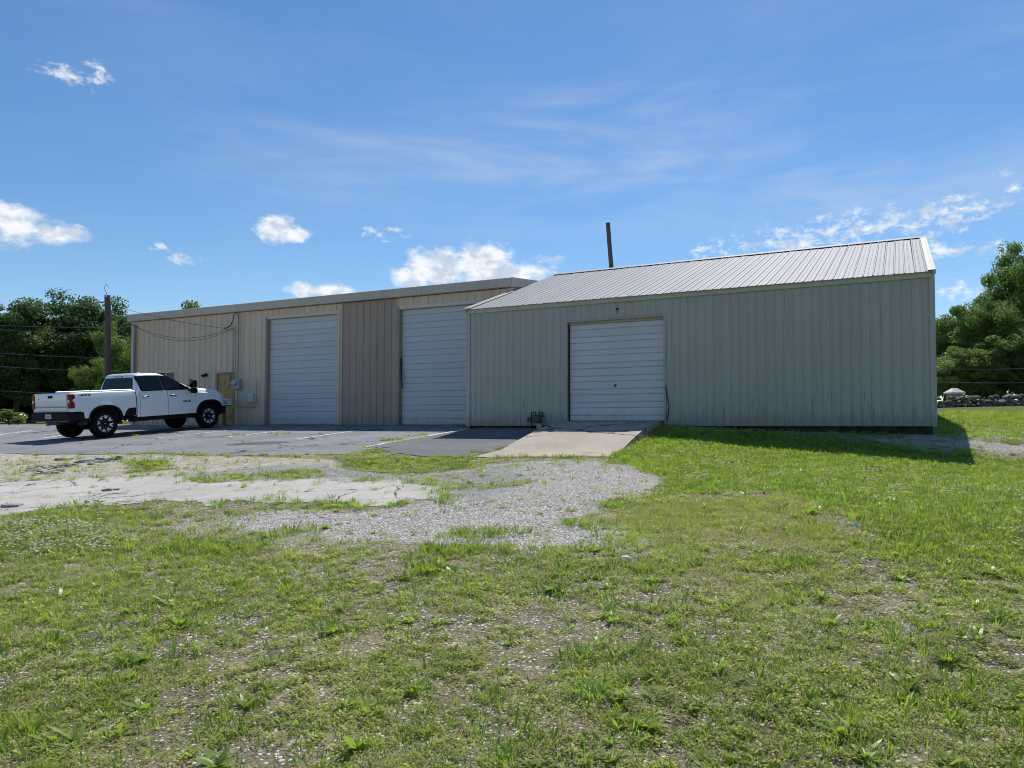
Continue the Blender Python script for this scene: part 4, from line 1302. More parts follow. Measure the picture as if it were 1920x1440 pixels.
    # lettering on the near side
    def side_text(body, size, x, z, mat, shear=0.0, bold=0.0, name='lettering'):
        me = text_mesh(body, size, 0.003, 'CENTER', shear, bold)
        me.transform(Matrix.Rotation(math.pi/2, 4, 'X'))
        o = obj(name, me, mat, root); o.location = (x-O, -yw(x, z)-0.006, z)
        return o
    mdec = simple('dark_decal', (0.05,0.055,0.075), 0.5)
    o = side_text('4X4', 0.13, 0.66, 1.325, mdec, 0.35, 0.006); o.scale = (1.5, 1, 0.72)
    sw = MB(); sw.box(0.40-O, 0.52-O, -yw(0.45,1.36)-0.006, -yw(0.45,1.36)-0.002, 1.352, 1.366); sw.build('decal', mdec, root)
    side_text('2500 HD', 0.085, 4.42, 0.97, mdec, 0, 0.003, 'badge')
    # wheels
    def wheel():
        pr = [(0.285,-0.12),(0.30,-0.13),(0.38,-0.14),(0.405,-0.13),(0.425,-0.105),(0.432,-0.06),(0.434,0),(0.432,0.06),(0.425,0.105),(0.405,0.13),(0.38,0.14),(0.30,0.13),(0.285,0.12)]
        tb = MB(); tb.lathe_y(pr, 48)
        for i in range(48):
            for sgn in (-1, 1):
                a = 2*math.pi*(i + (0.5 if sgn > 0 else 0))/48
                c, s_ = math.cos(a), math.sin(a)
                da = 0.024
                q = []
                for r_ in (0.425, 0.440):
                    for yy_ in (sgn*0.045, sgn*0.118):
                        for dd in (-da, da):
                            q.append((r_*math.cos(a+dd), yy_, r_*math.sin(a+dd)))
                tb.add(q, [(0,1,3,2),(4,6,7,5),(0,4,5,1),(2,3,7,6),(0,2,6,4),(1,5,7,3)])
        rb = MB(); rb.lathe_y([(0.0,-0.055),(0.10,-0.06),(0.12,-0.045),(0.20,-0.035),(0.255,-0.05),(0.262,-0.115),(0.288,-0.125),(0.290,-0.11),(0.272,-0.09),(0.272,0.11)], 40)
        sp = MB()
        a = 0
        for w0, r0 in ((1, 0),):
            pts = [(0.165,0.018),(0.235,0.058),(0.262,0.072),(0.262,0.026),(0.228,0.012),(0.228,-0.012),(0.262,-0.026),(0.262,-0.072),(0.235,-0.058),(0.165,-0.018)]
            nn = len(pts)
            v = [(r_, -0.118 + (0.262-r_)*0.25, w_) for r_, w_ in pts] + [(r_, -0.045, w_) for r_, w_ in pts]
            sp.add(v, [tuple(range(nn)), tuple(reversed(range(nn, 2*nn)))] + [((i+1)%nn, i, nn+i, nn+(i+1)%nn) for i in range(nn)])
        hb = MB(); hb.lathe_y([(0.0,-0.10),(0.05,-0.10),(0.066,-0.088),(0.07,-0.05)], 20)
        bo = MB(); bo.prism_x([(-0.105,-0.008),(-0.1,-0.008),(-0.1,0.008),(-0.105,0.008)], -0.03, 0.03)
        return tb.mesh('wheel', 30), rb.mesh('rim', 35), sp.mesh('spoke'), hb.mesh('hub', 35), bo.mesh('hub_badge')
    tb, rb, sp, hb, bo = wheel()
    tb.materials.append(mt); rb.materials.append(simple('black_alloy', (0.015,0.015,0.017), 0.5, 0.1)); sp.materials.append(mr); hb.materials.append(mk); bo.materials.append(mr)
    ri = 0
    for a in (RA_, FA):
        for s in (-1, 1):
            wo = obj('wheel', tb, None, root); wo.location = (a-O, s*0.855, RT)
            wo.rotation_euler = (0, 0.2+ri, 0 if s < 0 else math.pi)
            wo.rotation_mode = 'XYZ'; ri += 0.37
            obj('rim', rb, None, wo); obj('hub', hb, None, wo); obj('hub_badge', bo, None, wo)
            for k in range(8):
                so = obj('spoke', sp, None, wo); so.rotation_euler = (0, 2*math.pi*k/8, 0)
    # shorten the tail behind the rear wheels to its true overhang
    k = lambda x: x if x > -0.56 else -0.56 + (x + 0.56)*0.74
    done = set()
    for o in [c for c in root.children_recursive if c.type == 'MESH' and not c.name.startswith(('wheel.', 'rim', 'spoke', 'hub')) and c.name != 'wheel']:
        if o.location.length > 0.01:
            o.location.x = k(o.location.x)
        elif o.data.name not in done:
            done.add(o.data.name)
            for v in o.data.vertices: v.co.x = k(v.co.x)
    return root
TRUCK = build_truck()
# ------------------------------------------------------------------ poles and wires
M_pole = mat_panel('weathered_pole_wood', (0.115, 0.10, 0.085), (0.06, 0.05, 0.042), 0.85, 0.6, 0.3, 0.2)
def pole(name, label, top, bot_px, Y, d, hook):
    (tx, ty), (bx_, by_) = top, bot_px
    xt, zt = (tx-960)/1400*Y, CAMZ + (795-ty)/1400*Y
    xb = (bx_-960)/1400*Y
    zb = Hs(xb, Y) - 0.3
    root = empty(name, (xb, Y, zb+0.3))
    tag(root, label, 'pole')
    m = MB(); pts = []; rad = []
    r_ = random.Random(int(tx))
    for i in range(11):
        k = i/10
        wob = 0.02*math.sin(k*7+tx)
        pts.append(((xt-xb)*k + wob, 0, -0.3 + (zt-zb)*k)); rad.append(d*(0.60-0.12*k))
    m.tube(pts, rad, 12); m.build('shaft', M_pole, root, 50)
    if hook:
        h = MB(); h.tube([(xt-xb-0.05,0,zt-zb-0.55),(xt-xb-0.35,0,zt-zb-0.60),(xt-xb-0.45,0,zt-zb-0.5)], 0.018, 5); h.tube([(xt-xb,0,zt-zb-0.3),(xt-xb-0.08,0,zt-zb-0.1),(xt-xb-0.14,0,zt-zb+0.05),(xt-xb-0.03,0,zt-zb+0.18),(xt-xb+0.05,0,zt-zb+0.05)], 0.010, 5)
        h.build('hook', M_wire, root)
        b = MB(); b.box(xt-xb-0.02, xt-xb+0.05, -0.15, -0.10, zt-zb-0.38, zt-zb-0.28); b.build('tag_plate', M_lightbox, root)
    return np.array([xt, Y, zt])
PT = pole('utility_pole', 'weathered wooden utility pole with wires beside the tan building', (197,553), (206,795), 31.0, 0.245, True)
pole('bare_pole', 'bare dark leaning pole standing behind the grey roof', (1142,415), (1170,790), 36.0, 0.215, False)
def wire(name, a, b, sag, label, rad=0.008, mat=None, n=24):
    a, b = Vector(a), Vector(b)
    pts = []
    for i in range(n+1):
        k = i/n
        p = a.lerp(b, k); p.z -= sag*4*k*(1-k); pts.append(p)
    m = MB(); m.tube(pts, rad, 5); o = m.build(name, mat or M_wire, None)
    tag(o, label, 'wire', 'overhead wires')
xm, zt, x2, z2 = SERVICE
def Tp(x, y, z):
    return Vector(W(-18.3 + x, TV + y, z))
wire('overhead_wire', PT + np.array([0.05,0,-0.35]), Tp(xm-0.6,-0.22,zt-0.49), 0.12, 'highest service wire from the utility pole to the mast')
wire('overhead_wire', PT + np.array([0.05,0,-0.45]), Tp(xm-0.05,-0.12,zt-0.45), 0.95, 'middle service wire sagging in front of the tan wall')
wire('overhead_wire', PT + np.array([0.05,0,-0.55]), Tp(x2-0.12,-0.13,z2+0.02), 0.75, 'lowest service wire sagging to the lower conduit')
M_pale = simple('pale_wire', (0.25, 0.26, 0.26), 0.5, 0.4)
for k, (ya, yb, Y, lab) in enumerate(((606,609,37,'upper wire crossing the dark trees at left'), (612,630,38,'second wire crossing the dark trees at left'), (657,670,38.5,'third wire crossing the dark trees at left'), (682,696,39,'lower wire crossing the dark trees at left'), (729,736,39.5,'lowest wire crossing the dark trees behind the truck'))):
    P_ = lambda px, py: ((px-960)/1400*Y, Y, CAMZ + (795-py)/1400*Y)
    wire('overhead_wire', P_(-60, ya), P_(330, yb), 0.15, lab, 0.009, M_pale)
for k, (ya, yb, Y, lab) in enumerate(((714,714,35.2,'pale wire in front of the trees at right'),(690,686,35.5,'upper pale wire in front of the trees at right'))):
    P_ = lambda px, py: ((px-960)/1400*Y, Y, CAMZ + (795-py)/1400*Y)
    wire('overhead_wire', P_(1700, ya), P_(2050, yb), 0.1, lab, 0.012, M_pale)

# ------------------------------------------------------------------ trees
def mat_leaf(name, dark, light, trans, tr=0.45):
    m = mat_new(name); t = NT(m)
    p = t.pos()
    tone = t.n('ShaderNodeAttribute', attribute_name='tone').outputs['Fac']
    n = t.noise(p, 0.55, 3, 0.5)
    f = t.math('ADD', t.math('MULTIPLY', tone, 0.6), t.math('MULTIPLY', t.ramp(n, 0.3, 0.7), 0.4))
    c = t.mix(f, dark, light)
    b = t.n('ShaderNodeBsdfPrincipled', {'Base Color': c, 'Roughness': 0.55})
    b.inputs['Specular IOR Level'].default_value = 0.3
    tl = t.n('ShaderNodeBsdfTranslucent', {'Color': t.mix(0.5, c, trans)})
    mx = t.n('ShaderNodeMixShader', {0: tr}); t.t.links.new(b.outputs[0], mx.inputs[1]); t.t.links.new(tl.outputs[0], mx.inputs[2])
    o = t.n('ShaderNodeOutputMaterial'); t.t.links.new(mx.outputs[0], o.inputs[0])
    return m
M_leaf_d = mat_leaf('dark_foliage', (0.038, 0.078, 0.024), (0.103, 0.182, 0.052), (0.172, 0.310, 0.052), 0.35)
M_leaf_l = mat_leaf('light_foliage', (0.085, 0.150, 0.034), (0.216, 0.309, 0.079), (0.375, 0.525, 0.094), 0.42)
M_leaf_m = mat_leaf('mid_foliage', (0.062, 0.130, 0.032), (0.178, 0.286, 0.071), (0.296, 0.473, 0.079), 0.40)
M_bark = mat_panel('tree_bark', (0.10, 0.08, 0.06), (0.045, 0.04, 0.032), 0.9, 0.6, 0.3, 0.2)
def crown_mesh(name, seed, Hh, Rr, leaf, n_clump, per, low=0.12, lean=0.0, flat=1.0):
    """leaf-sized faces on many clumps of unequal size spread through an uneven volume"""
    q = np.random.default_rng(seed)
    V = []; T = []
    cz = Hh*(low + (1-low)*0.52)
    rz = Hh*(1-low)*0.5
    cents = []
    while len(cents) < n_clump:
        d = q.normal(size=3); d /= np.linalg.norm(d)
        r = q.random()**0.38
        lobes = 0.86 + 0.22*math.sin(3.1*math.atan2(d[1], d[0]) + seed) + 0.16*math.sin(5.3*d[2] + 2.0*seed)
        p = d*r*lobes*np.array([Rr, Rr, rz])
        wide = 1.0 if p[2] > -0.3*rz else 0.85
        cents.append((p*np.array([wide, wide, 1]) + np.array([0, 0, cz]), r))
    for c, r in cents:
        rc = Rr*q.uniform(0.15, 0.30)
        n = int(per*q.uniform(0.6, 1.3))
        d = q.normal(size=(n, 3)); d /= np.linalg.norm(d, axis=1)[:, None]
        d[:, 2] = d[:, 2]*0.72 + 0.08
        rr = rc*q.random(n)**0.45
        ctr = c + d*rr[:, None]*np.array([1.15, 1.15, flat])
        nrm = d*0.7 + q.normal(size=(n, 3))*0.55 + np.array([0, 0, 0.45])
        nrm /= np.linalg.norm(nrm, axis=1)[:, None]
        a = np.cross(nrm, q.normal(size=(n, 3))); a /= np.linalg.norm(a, axis=1)[:, None]
        b = np.cross(nrm, a)
        s = leaf*q.uniform(0.55, 1.25, n)[:, None]
        droop = np.array([0, 0, -1.0])
        V.append(np.stack([ctr - a*s, ctr + b*s*0.55, ctr + a*s*1.05 + droop*s*0.25, ctr - b*s*0.55], 1).reshape(-1, 3))
        T.append(np.repeat(np.clip(q.normal(0.5, 0.22, n) + q.normal(0, 0.10), 0, 1), 4))
    V = np.concatenate(V); T = np.concatenate(T)
    me = fast_mesh(name, V, np.arange(len(V)).reshape(-1, 4))
    at = me.attributes.new('tone', 'FLOAT', 'POINT'); at.data.foreach_set('value', T.astype(np.float32))
    return me, cents
def trunk_mesh(name, seed, Hh, Rr, cents):
    q = random.Random(seed)
    m = MB()
    r0 = 0.018*Hh + 0.06
    top = Vector((q.uniform(-.3,.3), q.uniform(-.3,.3), Hh*0.78))
    pts = [Vector((0,0,-0.4)), Vector((0.02,0,0.1)), top*0.3 + Vector((q.uniform(-.15,.15),0,0)), top*0.6, top]
    m.tube(pts, [r0*1.5, r0*1.15, r0*0.85, r0*0.6, r0*0.18], 9)
    for c, r in sorted(cents, key=lambda e: -e[1])[:16]:
        k = q.uniform(0.25, 0.75)
        a = top*k; b = Vector(c)
        mid = a.lerp(b, 0.5) + Vector((0,0,0.12*Hh*(0.4)))
        m.tube([a, mid, b], [r0*0.42, r0*0.25, r0*0.06], 6)
    return m.mesh(name, 60)
VAR = {}
def variant(kind):
    if kind not in VAR:
        H0, R0, leaf, nc, per, low, mat = {
            'd0': (10, 3.6, 0.12, 160, 320, 0.10, M_leaf_d), 'd1': (10, 3.3, 0.115, 150, 320, 0.08, M_leaf_d), 'd2': (10, 3.9, 0.125, 165, 310, 0.12, M_leaf_d),
            'l0': (6, 2.5, 0.085, 90, 300, 0.04, M_leaf_l), 'l1': (6, 2.3, 0.08, 90, 300, 0.04, M_leaf_l),
            'm0': (10, 3.6, 0.115, 120, 320, 0.08, M_leaf_m), 'm1': (9, 3.4, 0.11, 120, 320, 0.05, M_leaf_m)}[kind]
        cm, ce = crown_mesh('crown', sum(map(ord, kind))*7, H0, R0, leaf, nc, per, low)
        cm.materials.append(mat)
        tm = trunk_mesh('trunk', sum(map(ord, kind)), H0, R0, ce); tm.materials.append(M_bark)
        VAR[kind] = (H0, R0, cm, tm)
    return VAR[kind]
def tree(px, top, Y, hw, kind, label, group, name='tree', rz=None):
    H0, R0, cm, tm = variant(kind)
    x = (px-960)/1400*Y
    zg = Hs(x, Y)
    zt = CAMZ + (795-top)/1400*Y
    h = (zt - zg)/1.06
    r = hw*Y/1400
    root = empty(name, (x, Y, zg), rz if rz is not None else (px*0.7) % 6.28)
    root.scale = (r/R0, r/R0, h/H0)
    obj('trunk', tm, None, root); obj('crown', cm, None, root)
    tag(root, label, 'tree', group)
GL_, GR_, GB_ = 'trees behind the lot at left', 'trees behind the stone wall at right', 'trees behind the tan building'
for a in [
    (-70,570,52,90,'d2','dark tree at the very edge of the picture, left of the lot',GL_),
    (28,548,51,80,'d0','dark tree left of the tallest dark tree',GL_),
    (110,526,53,84,'d1','tallest dark tree rising left of the utility pole',GL_),
    (168,530,55,76,'d2','tall dark tree just left of the utility pole',GL_),
    (222,572,54,56,'d0','dark tree between the utility pole and the tan building',GL_),
    (60,640,58,100,'d1','lower dark tree behind the tall ones, far left',GL_),
    (135,650,59,100,'d0','lower dark tree behind the truck tailgate',GL_),
    (-10,670,57,100,'d2','low dark tree above the shrub at the far left',GL_),
    (95,690,60,100,'d2','lowest dark tree right behind the truck bed',GL_),
    (225,604,43,52,'l0','light green tree behind the utility pole',GL_),
    (172,662,40,34,'l1','small light green tree left of the utility pole',GL_),
    (250,650,44,50,'l1','light green tree against the left end of the tan building',GL_),
    (386,566,66,75,'l0','tree top showing above the tan roof, the wider one',GB_),
    (445,560,68,40,'l1','tree top showing above the tan roof, the narrower one',GB_),
    (1915,425,43,72,'m0','tallest tree at the right edge of the picture',GR_),
    (1990,440,47,90,'d1','dark tall tree beyond the right edge tree',GR_),
    (1852,515,42,60,'m1','mid-height tree left of the tallest right tree',GR_),
    (1795,556,44,56,'m0','tree nearest the end of the grey building',GR_),
    (1748,580,46,50,'d0','dark tree half hidden behind the grey building end',GR_),
    (1772,650,40,46,'l0','small light green tree next to the grey building, behind the wall pillar',GR_),
    (1840,632,40,54,'l1','light green small tree in the middle behind the stone wall',GR_),
    (1915,590,40,64,'m1','bushy mid-green tree at the right edge behind the wall',GR_),
    (1880,680,43,60,'d2','low dark bushy tree under the tallest right tree',GR_),
    (1800,690,44,56,'d1','low dark bushy tree behind the wall pillar',GR_),
    ]:
    tree(*a)
for px, top, Y, hw, kind, lab in ((18,765,37,26,'l1','leafy shrub at the far left edge of the lot'), (34,778,36,14,'l0','small pale shrub left of the truck')):
    tree(px, top, Y, hw, kind, lab, None, 'shrub'); 
# far wood that closes the horizon
def far_wood():
    q = np.random.default_rng(3)
    V = []; T = []
    n = 42000
    a = q.uniform(-1.25, 1.25, n)
    D = q.uniform(95, 112, n)
    x, y = np.sin(a)*D, np.cos(a)*D
    top = 6.5 + 3.0*fbm2(x, y, 9.0, 3, 3)
    z = H(x, y) + top*q.random(n)**0.7
    c = np.stack([x, y, z], 1)
    nr = q.normal(size=(n, 3)) + np.array([0, -0.4, 0.6]); nr /= np.linalg.norm(nr, axis=1)[:, None]
    u = np.cross(nr, q.normal(size=(n, 3))); u /= np.linalg.norm(u, axis=1)[:, None]; w = np.cross(nr, u)
    s = q.uniform(0.25, 0.6, n)[:, None]
    V = np.stack([c-u*s, c+w*s*0.6, c+u*s, c-w*s*0.6], 1).reshape(-1, 3)
    me = fast_mesh('far_wood', V, np.arange(len(V)).reshape(-1, 4))
    at = me.attributes.new('tone', 'FLOAT', 'POINT'); at.data.foreach_set('value', np.repeat(q.random(n), 4).astype(np.float32))
    tag(obj('far_wood', me, M_leaf_d), 'distant dark wood closing the horizon behind the yard', 'wood', None, 'stuff')
far_wood()

# ------------------------------------------------------------------ dry stone wall with a capped pillar
def stone_mesh(seed, flat=0.7):
    bm = bmesh.new()
    bmesh.ops.create_icosphere(bm, subdivisions=1, radius=0.5)
    q = random.Random(seed)
    for v in bm.verts:
        v.co *= q.uniform(0.78, 1.12)
        v.co.z *= flat
        for i in range(3):
            v.co[i] = max(-0.44, min(0.44, v.co[i])) if i < 2 else max(-0.33, min(0.33, v.co[i]))
    me = bpy.data.meshes.new('stone'); bm.to_mesh(me); bm.free()
    return me
def mat_stone(name, a, b):
    m = mat_new(name); t = NT(m); r = t.rnd(); p = t.pos()
    c = t.mix(r, a, b)
    n = t.noise(p, 9, 5, 0.65)
    c = t.mix(t.ramp(n, 0.4, 0.7), c, tuple(x*0.55 for x in a))
    l = t.noise(p, 5, 4, 0.6)
    c = t.mix(t.math('MULTIPLY', t.ramp(l, 0.58, 0.68), 0.5), c, (0.40, 0.40, 0.36))
    t.finish(c, 0.95, 0, 0.15, normal=t.bump(n, 0.6, 0.03))
    return m
M_stone = mat_stone('field_stone', (0.105, 0.098, 0.09), (0.30, 0.285, 0.26))
STV = [stone_mesh(i) for i in range(8)]
for s_ in STV: s_.materials.append(M_stone)
def stone_wall():
    Y = 33.0
    x0, x1 = (1735-960)/1400*Y, (2110-960)/1400*Y
    q = random.Random(4)
    root = empty('stone_wall', ((x0+x1)/2, Y, Hs((x0+x1)/2, Y)))
    tag(root, 'low dry stone wall of dark rubble along the far lawn', 'wall')
    cx, cz = (x0+x1)/2, Hs((x0+x1)/2, Y)
    for row in range(3):
        x = x0 + q.uniform(0, 0.2)
        while x < x1:
            w = q.uniform(0.18, 0.48); hgt = q.uniform(0.20, 0.40)
            if row == 2 and q.random() < 0.28:
                x += w; continue
            o = bpy.data.objects.new('stone', q.choice(STV)); col.objects.link(o); o.parent = root
            zb = Hs(x, Y) - cz
            o.location = (x + w/2 - cx, q.uniform(-0.10, 0.10), zb + 0.06 + row*0.165 + q.uniform(-0.03, 0.04))
            o.scale = (w*1.18, q.uniform(0.4, 0.6), hgt*1.15)
            o.rotation_euler = (q.uniform(-.2,.2), q.uniform(-.5,.5), q.uniform(-.4,.4) + (math.pi if q.random() < .5 else 0))
            x += w*0.96
    return root
stone_wall()
def pillar():
    Y = 33.75; x = (1790-960)/1400*Y
    zg = Hs(x, Y)
    root = empty('stone_pillar', (x, Y, zg)); tag(root, 'squat stone pillar with pale pyramid cap behind the stone wall', 'pillar')
    z1 = CAMZ + (795-739)/1400*Y - zg; zc = CAMZ + (795-728)/1400*Y - zg
    b = MB(); b.chamfer_box(-0.24, 0.24, -0.24, 0.24, -0.1, z1, 0.03); b.build('shaft', simple('pillar_stone', (0.36,0.30,0.25), 0.9, 0, 0.2, 0.3, 7), root)
    c = MB(); hw = 0.32
    c.add([(-hw,-hw,z1+0.002),(hw,-hw,z1+0.002),(hw,hw,z1+0.002),(-hw,hw,z1+0.002),(-hw,-hw,z1+0.07),(hw,-hw,z1+0.07),(hw,hw,z1+0.07),(-hw,hw,z1+0.07),(-0.08,-0.08,zc),(0.08,-0.08,zc),(0.08,0.08,zc),(-0.08,0.08,zc)],
          [(0,3,2,1),(0,1,5,4),(1,2,6,5),(2,3,7,6),(3,0,4,7),(4,5,9,8),(5,6,10,9),(6,7,11,10),(7,4,8,11),(8,9,10,11)])
    c.build('cap', simple('pale_cap', (0.62,0.58,0.52), 0.8, 0, 0.2, 0.1, 7), root)
pillar()

# ------------------------------------------------------------------ broken asphalt and loose stones
def slab_mesh(seed):
    q = random.Random(seed); n = q.randint(5, 8)
    a0 = q.random()*6
    top = [(0.5*q.uniform(.65,1.1)*math.cos(a0+2*math.pi*i/n), 0.5*q.uniform(.65,1.1)*math.sin(a0+2*math.pi*i/n)) for i in range(n)]
    m = MB()
    vs = [(x*1.08, y*1.08, 0) for x, y in top] + [(x, y, 0.16+q.uniform(-.03,.03)) for x, y in top]
    m.add(vs, [tuple(reversed(range(n))), tuple(range(n, 2*n))] + [(i,(i+1)%n,n+(i+1)%n,n+i) for i in range(n)])
    return m.mesh('asphalt_chunk')
M_chunk = mat_stone('broken_asphalt', (0.20, 0.20, 0.20), (0.46, 0.45, 0.43))
CH = [slab_mesh(i) for i in range(9)]
for c_ in CH: c_.materials.append(M_chunk)
q = random.Random(12)
def chunk(px, py, s, label, group):
    x, y = g(px, py)
    o = bpy.data.objects.new('asphalt_chunk', q.choice(CH)); col.objects.link(o)
    o.location = (x, y, Hs(x, y) - 0.01); o.scale = (s*q.uniform(.8,1.5), s*q.uniform(.7,1.1), s*q.uniform(.7,1.2))
    o.rotation_euler = (q.uniform(-.15,.15), q.uniform(-.15,.15), q.uniform(0, 6.28))
    tag(o, label, 'asphalt chunk', group)
for i in range(40):
    chunk(q.uniform(42, 120), q.uniform(875, 889) , q.uniform(.09,.22), 'grey slab of broken asphalt in the left heap below the lot', 'broken asphalt slabs, left heap')
for i in range(40):
    k = q.random()
    chunk(112 + 115*k + q.uniform(-6,6), 874 - 14*k + q.uniform(-4,4), q.uniform(.10,.26), 'grey slab of broken asphalt in the row below the truck', 'broken asphalt slabs, right row')
for i in range(10):
    chunk(q.uniform(380, 540), q.uniform(876, 884), q.uniform(.06,.13), 'small broken asphalt crumb on the old pavement edge', 'asphalt crumbs in the middle of the yard')
chunk(121, 862, 0.34, 'dark upright lump of asphalt at the top of the row', None)
chunk(203, 921, 0.20, 'left of two dark lumps lying on the bleached pavement', None)
chunk(216, 919, 0.19, 'right of two dark lumps lying on the bleached pavement', None)
chunk(22, 952, 0.26, 'dark lump at the left edge below the bleached pavement', None)
for i in range(9):
    chunk(q.uniform(690, 735), q.uniform(838, 843), q.uniform(.10,.22), 'dark crumb of broken asphalt at the end of the white seam line', 'broken edge at the seam')
# white stone in the grass, scrap of blue plastic
x, y = g(1173, 1052)
o = obj('white_rock', stone_mesh(77, 0.55), simple('limestone', (0.62,0.60,0.56), 0.9, 0, 0.2, 0.15, 20)); o.location = (x, y, Hs(x,y)+0.02); o.scale = (0.095,0.08,0.09); tag(o, 'flat white rock lying in the foreground grass', 'rock')
x, y = g(1605, 1001)
m_ = MB(); m_.grid([[(-0.05,-0.02,0.02),(0,-0.03,0.05),(0.05,-0.01,0.03)],[(-0.045,0.03,0.05),(0.01,0.02,0.09),(0.05,0.03,0.05)],[(-0.03,0.06,0.02),(0.0,0.07,0.04),(0.04,0.06,0.01)]])
o = m_.build('litter_scrap', simple('blue_plastic', (0.10,0.30,0.55), 0.4)); o.location = (x, y, Hs(x,y)+0.05); o.scale = (0.5,0.5,0.6); tag(o, 'scrap of blue plastic lying in the grass', 'litter')
# ------------------------------------------------------------------ grass, weeds, gravel: points carrying small meshes
def mat_blade(name, a, b, tr, trf=0.45, rough=0.42, spec=0.35):
    m = mat_new(name); t = NT(m)
    r = t.rnd()
    tone = t.n('ShaderNodeAttribute', attribute_name='tone').outputs['Fac']
    big = t.noise(t.pos(), 1.6, 3, 0.5)
    f = t.math('ADD', t.math('ADD', t.math('MULTIPLY', r, 0.35), t.math('MULTIPLY', tone, 0.35)), t.math('MULTIPLY', t.ramp(big, 0.3, 0.7), 0.3))
    c = t.mix(f, a, b)
    bs = t.n('ShaderNodeBsdfPrincipled', {'Base Color': c, 'Roughness': rough}); bs.inputs['Specular IOR Level'].default_value = spec
    tl = t.n('ShaderNodeBsdfTranslucent', {'Color': t.mix(0.6, c, tr)})
    mx = t.n('ShaderNodeMixShader', {0: trf}); t.t.links.new(bs.outputs[0], mx.inputs[1]); t.t.links.new(tl.outputs[0], mx.inputs[2])
    o = t.n('ShaderNodeOutputMaterial'); t.t.links.new(mx.outputs[0], o.inputs[0])
    return m
M_grass = mat_blade('grass_blade', (0.118, 0.199, 0.022), (0.316, 0.433, 0.064), (0.562, 0.750, 0.071))
M_grassd = mat_blade('dark_grass_blade', (0.065, 0.142, 0.017), (0.182, 0.293, 0.041), (0.324, 0.527, 0.049))
M_cover = mat_blade('low_weed_leaf', (0.17, 0.225, 0.045), (0.47, 0.52, 0.13), (0.68, 0.76, 0.11), 0.5)
M_broad = mat_blade('broad_weed_leaf', (0.099, 0.186, 0.029), (0.273, 0.393, 0.063), (0.480, 0.699, 0.065), 0.42, 0.4)
M_straw = mat_blade('dry_straw', (0.20, 0.155, 0.085), (0.40, 0.33, 0.20), (0.4, 0.32, 0.2), 0.25, 0.8)
M_flower = mat_blade('clover_flower', (0.55, 0.52, 0.44), (0.74, 0.72, 0.66), (0.7, 0.7, 0.6), 0.3)
M_gravel = mat_stone('limestone_gravel', (0.46, 0.44, 0.41), (0.84, 0.815, 0.77))

class Soup:
    def __init__(s): s.v = []; s.f = []; s.t = []
    def blade(s, base, dirn, length, width, bend, tone, seg=3):
        d = Vector(dirn).normalized()
        side = d.cross(Vector((0,0,1)))
        if side.length < 1e-3: side = Vector((1,0,0))
        side.normalize()
        b = Vector(base); o = len(s.v)
        hor = Vector((d.x, d.y, 0)); 
        hor = hor.normalized() if hor.length > 1e-4 else Vector((1,0,0))
        for i in range(seg):
            k = i/seg
            p = b + d*(length*k) + (hor*0.6 - Vector((0,0,0.6)))*(bend*length*k*k)
            w = width*(1-0.55*k*k)*(0.6 if i == 0 else 1)
            s.v += [tuple(p - side*w), tuple(p + side*w)]; s.t += [tone*(0.6+0.4*k)]*2
        p = b + d*length + (hor*0.6 - Vector((0,0,0.6)))*(bend*length)
        s.v.append(tuple(p)); s.t.append(tone)
        for i in range(seg-1):
            s.f.append((o+2*i, o+2*i+1, o+2*i+3, o+2*i+2))
        s.f.append((o+2*seg-2, o+2*seg-1, o+2*seg))
    def leaf(s, c, az, tilt, ln, wd, tone):
        ca, sa = math.cos(az), math.sin(az)
        ct, st_ = math.cos(tilt), math.sin(tilt)
        ax = Vector((ca*ct, sa*ct, st_)); sd = Vector((-sa, ca, 0)); c = Vector(c); o = len(s.v)
        s.v += [tuple(c), tuple(c + ax*ln*0.45 + sd*wd), tuple(c + ax*ln + Vector((0,0,-ln*0.12))), tuple(c + ax*ln*0.45 - sd*wd)]
        s.t += [tone]*4; s.f.append((o, o+1, o+2, o+3))
    def mesh(s, name, mat):
        me = bpy.data.meshes.new(name); me.from_pydata(s.v, [], s.f)
        at = me.attributes.new('tone', 'FLOAT', 'POINT'); at.data.foreach_set('value', np.array(s.t, dtype=np.float32))
        me.materials.append(mat)
        return me
def tuft(seed, n, h, spread, width, lean, mat):
    q = random.Random(seed); s = Soup()
    for i in range(n):
        a = q.random()*6.283; r = spread*q.random()**0.6
        ln = h*q.uniform(0.45, 1.15)
        tl = lean*q.uniform(0.1, 1.0)
        aa = a + q.uniform(-.7,.7)
        s.blade((r*math.cos(a), r*math.sin(a), -0.006), (math.sin(tl)*math.cos(aa), math.sin(tl)*math.sin(aa), math.cos(tl)), ln, width*q.uniform(.6,1.2), q.uniform(0.05,0.5), q.random())
    return s.mesh('tuft', mat)
def cover(seed, n, rad, ln, hmax, mat):
    q = random.Random(seed); s = Soup()
    for i in range(n):
        a = q.random()*6.283; r = rad*q.random()**0.55
        z = hmax*q.random()**0.8*(1 - (r/rad)**2*0.7)
        s.leaf((r*math.cos(a), r*math.sin(a), z), q.random()*6.283, q.uniform(-0.25, 0.8), ln*q.uniform(.5,1.2), ln*q.uniform(.16,.34), q.random())
    return s.mesh('cover', mat)
def rosette(seed, n, ln, wd, mat):
    q = random.Random(seed); s = Soup()
    for i in range(n):
        a = 6.283*i/n + q.uniform(-.4,.4)
        tl = q.uniform(0.5, 1.25)
        s.blade((0,0,-0.004), (math.sin(tl)*math.cos(a), math.sin(tl)*math.sin(a), math.cos(tl)), ln*q.uniform(.6,1.15), wd*q.uniform(.7,1.2), q.uniform(.15,.5), q.random(), 4)
    return s.mesh('rosette', mat)
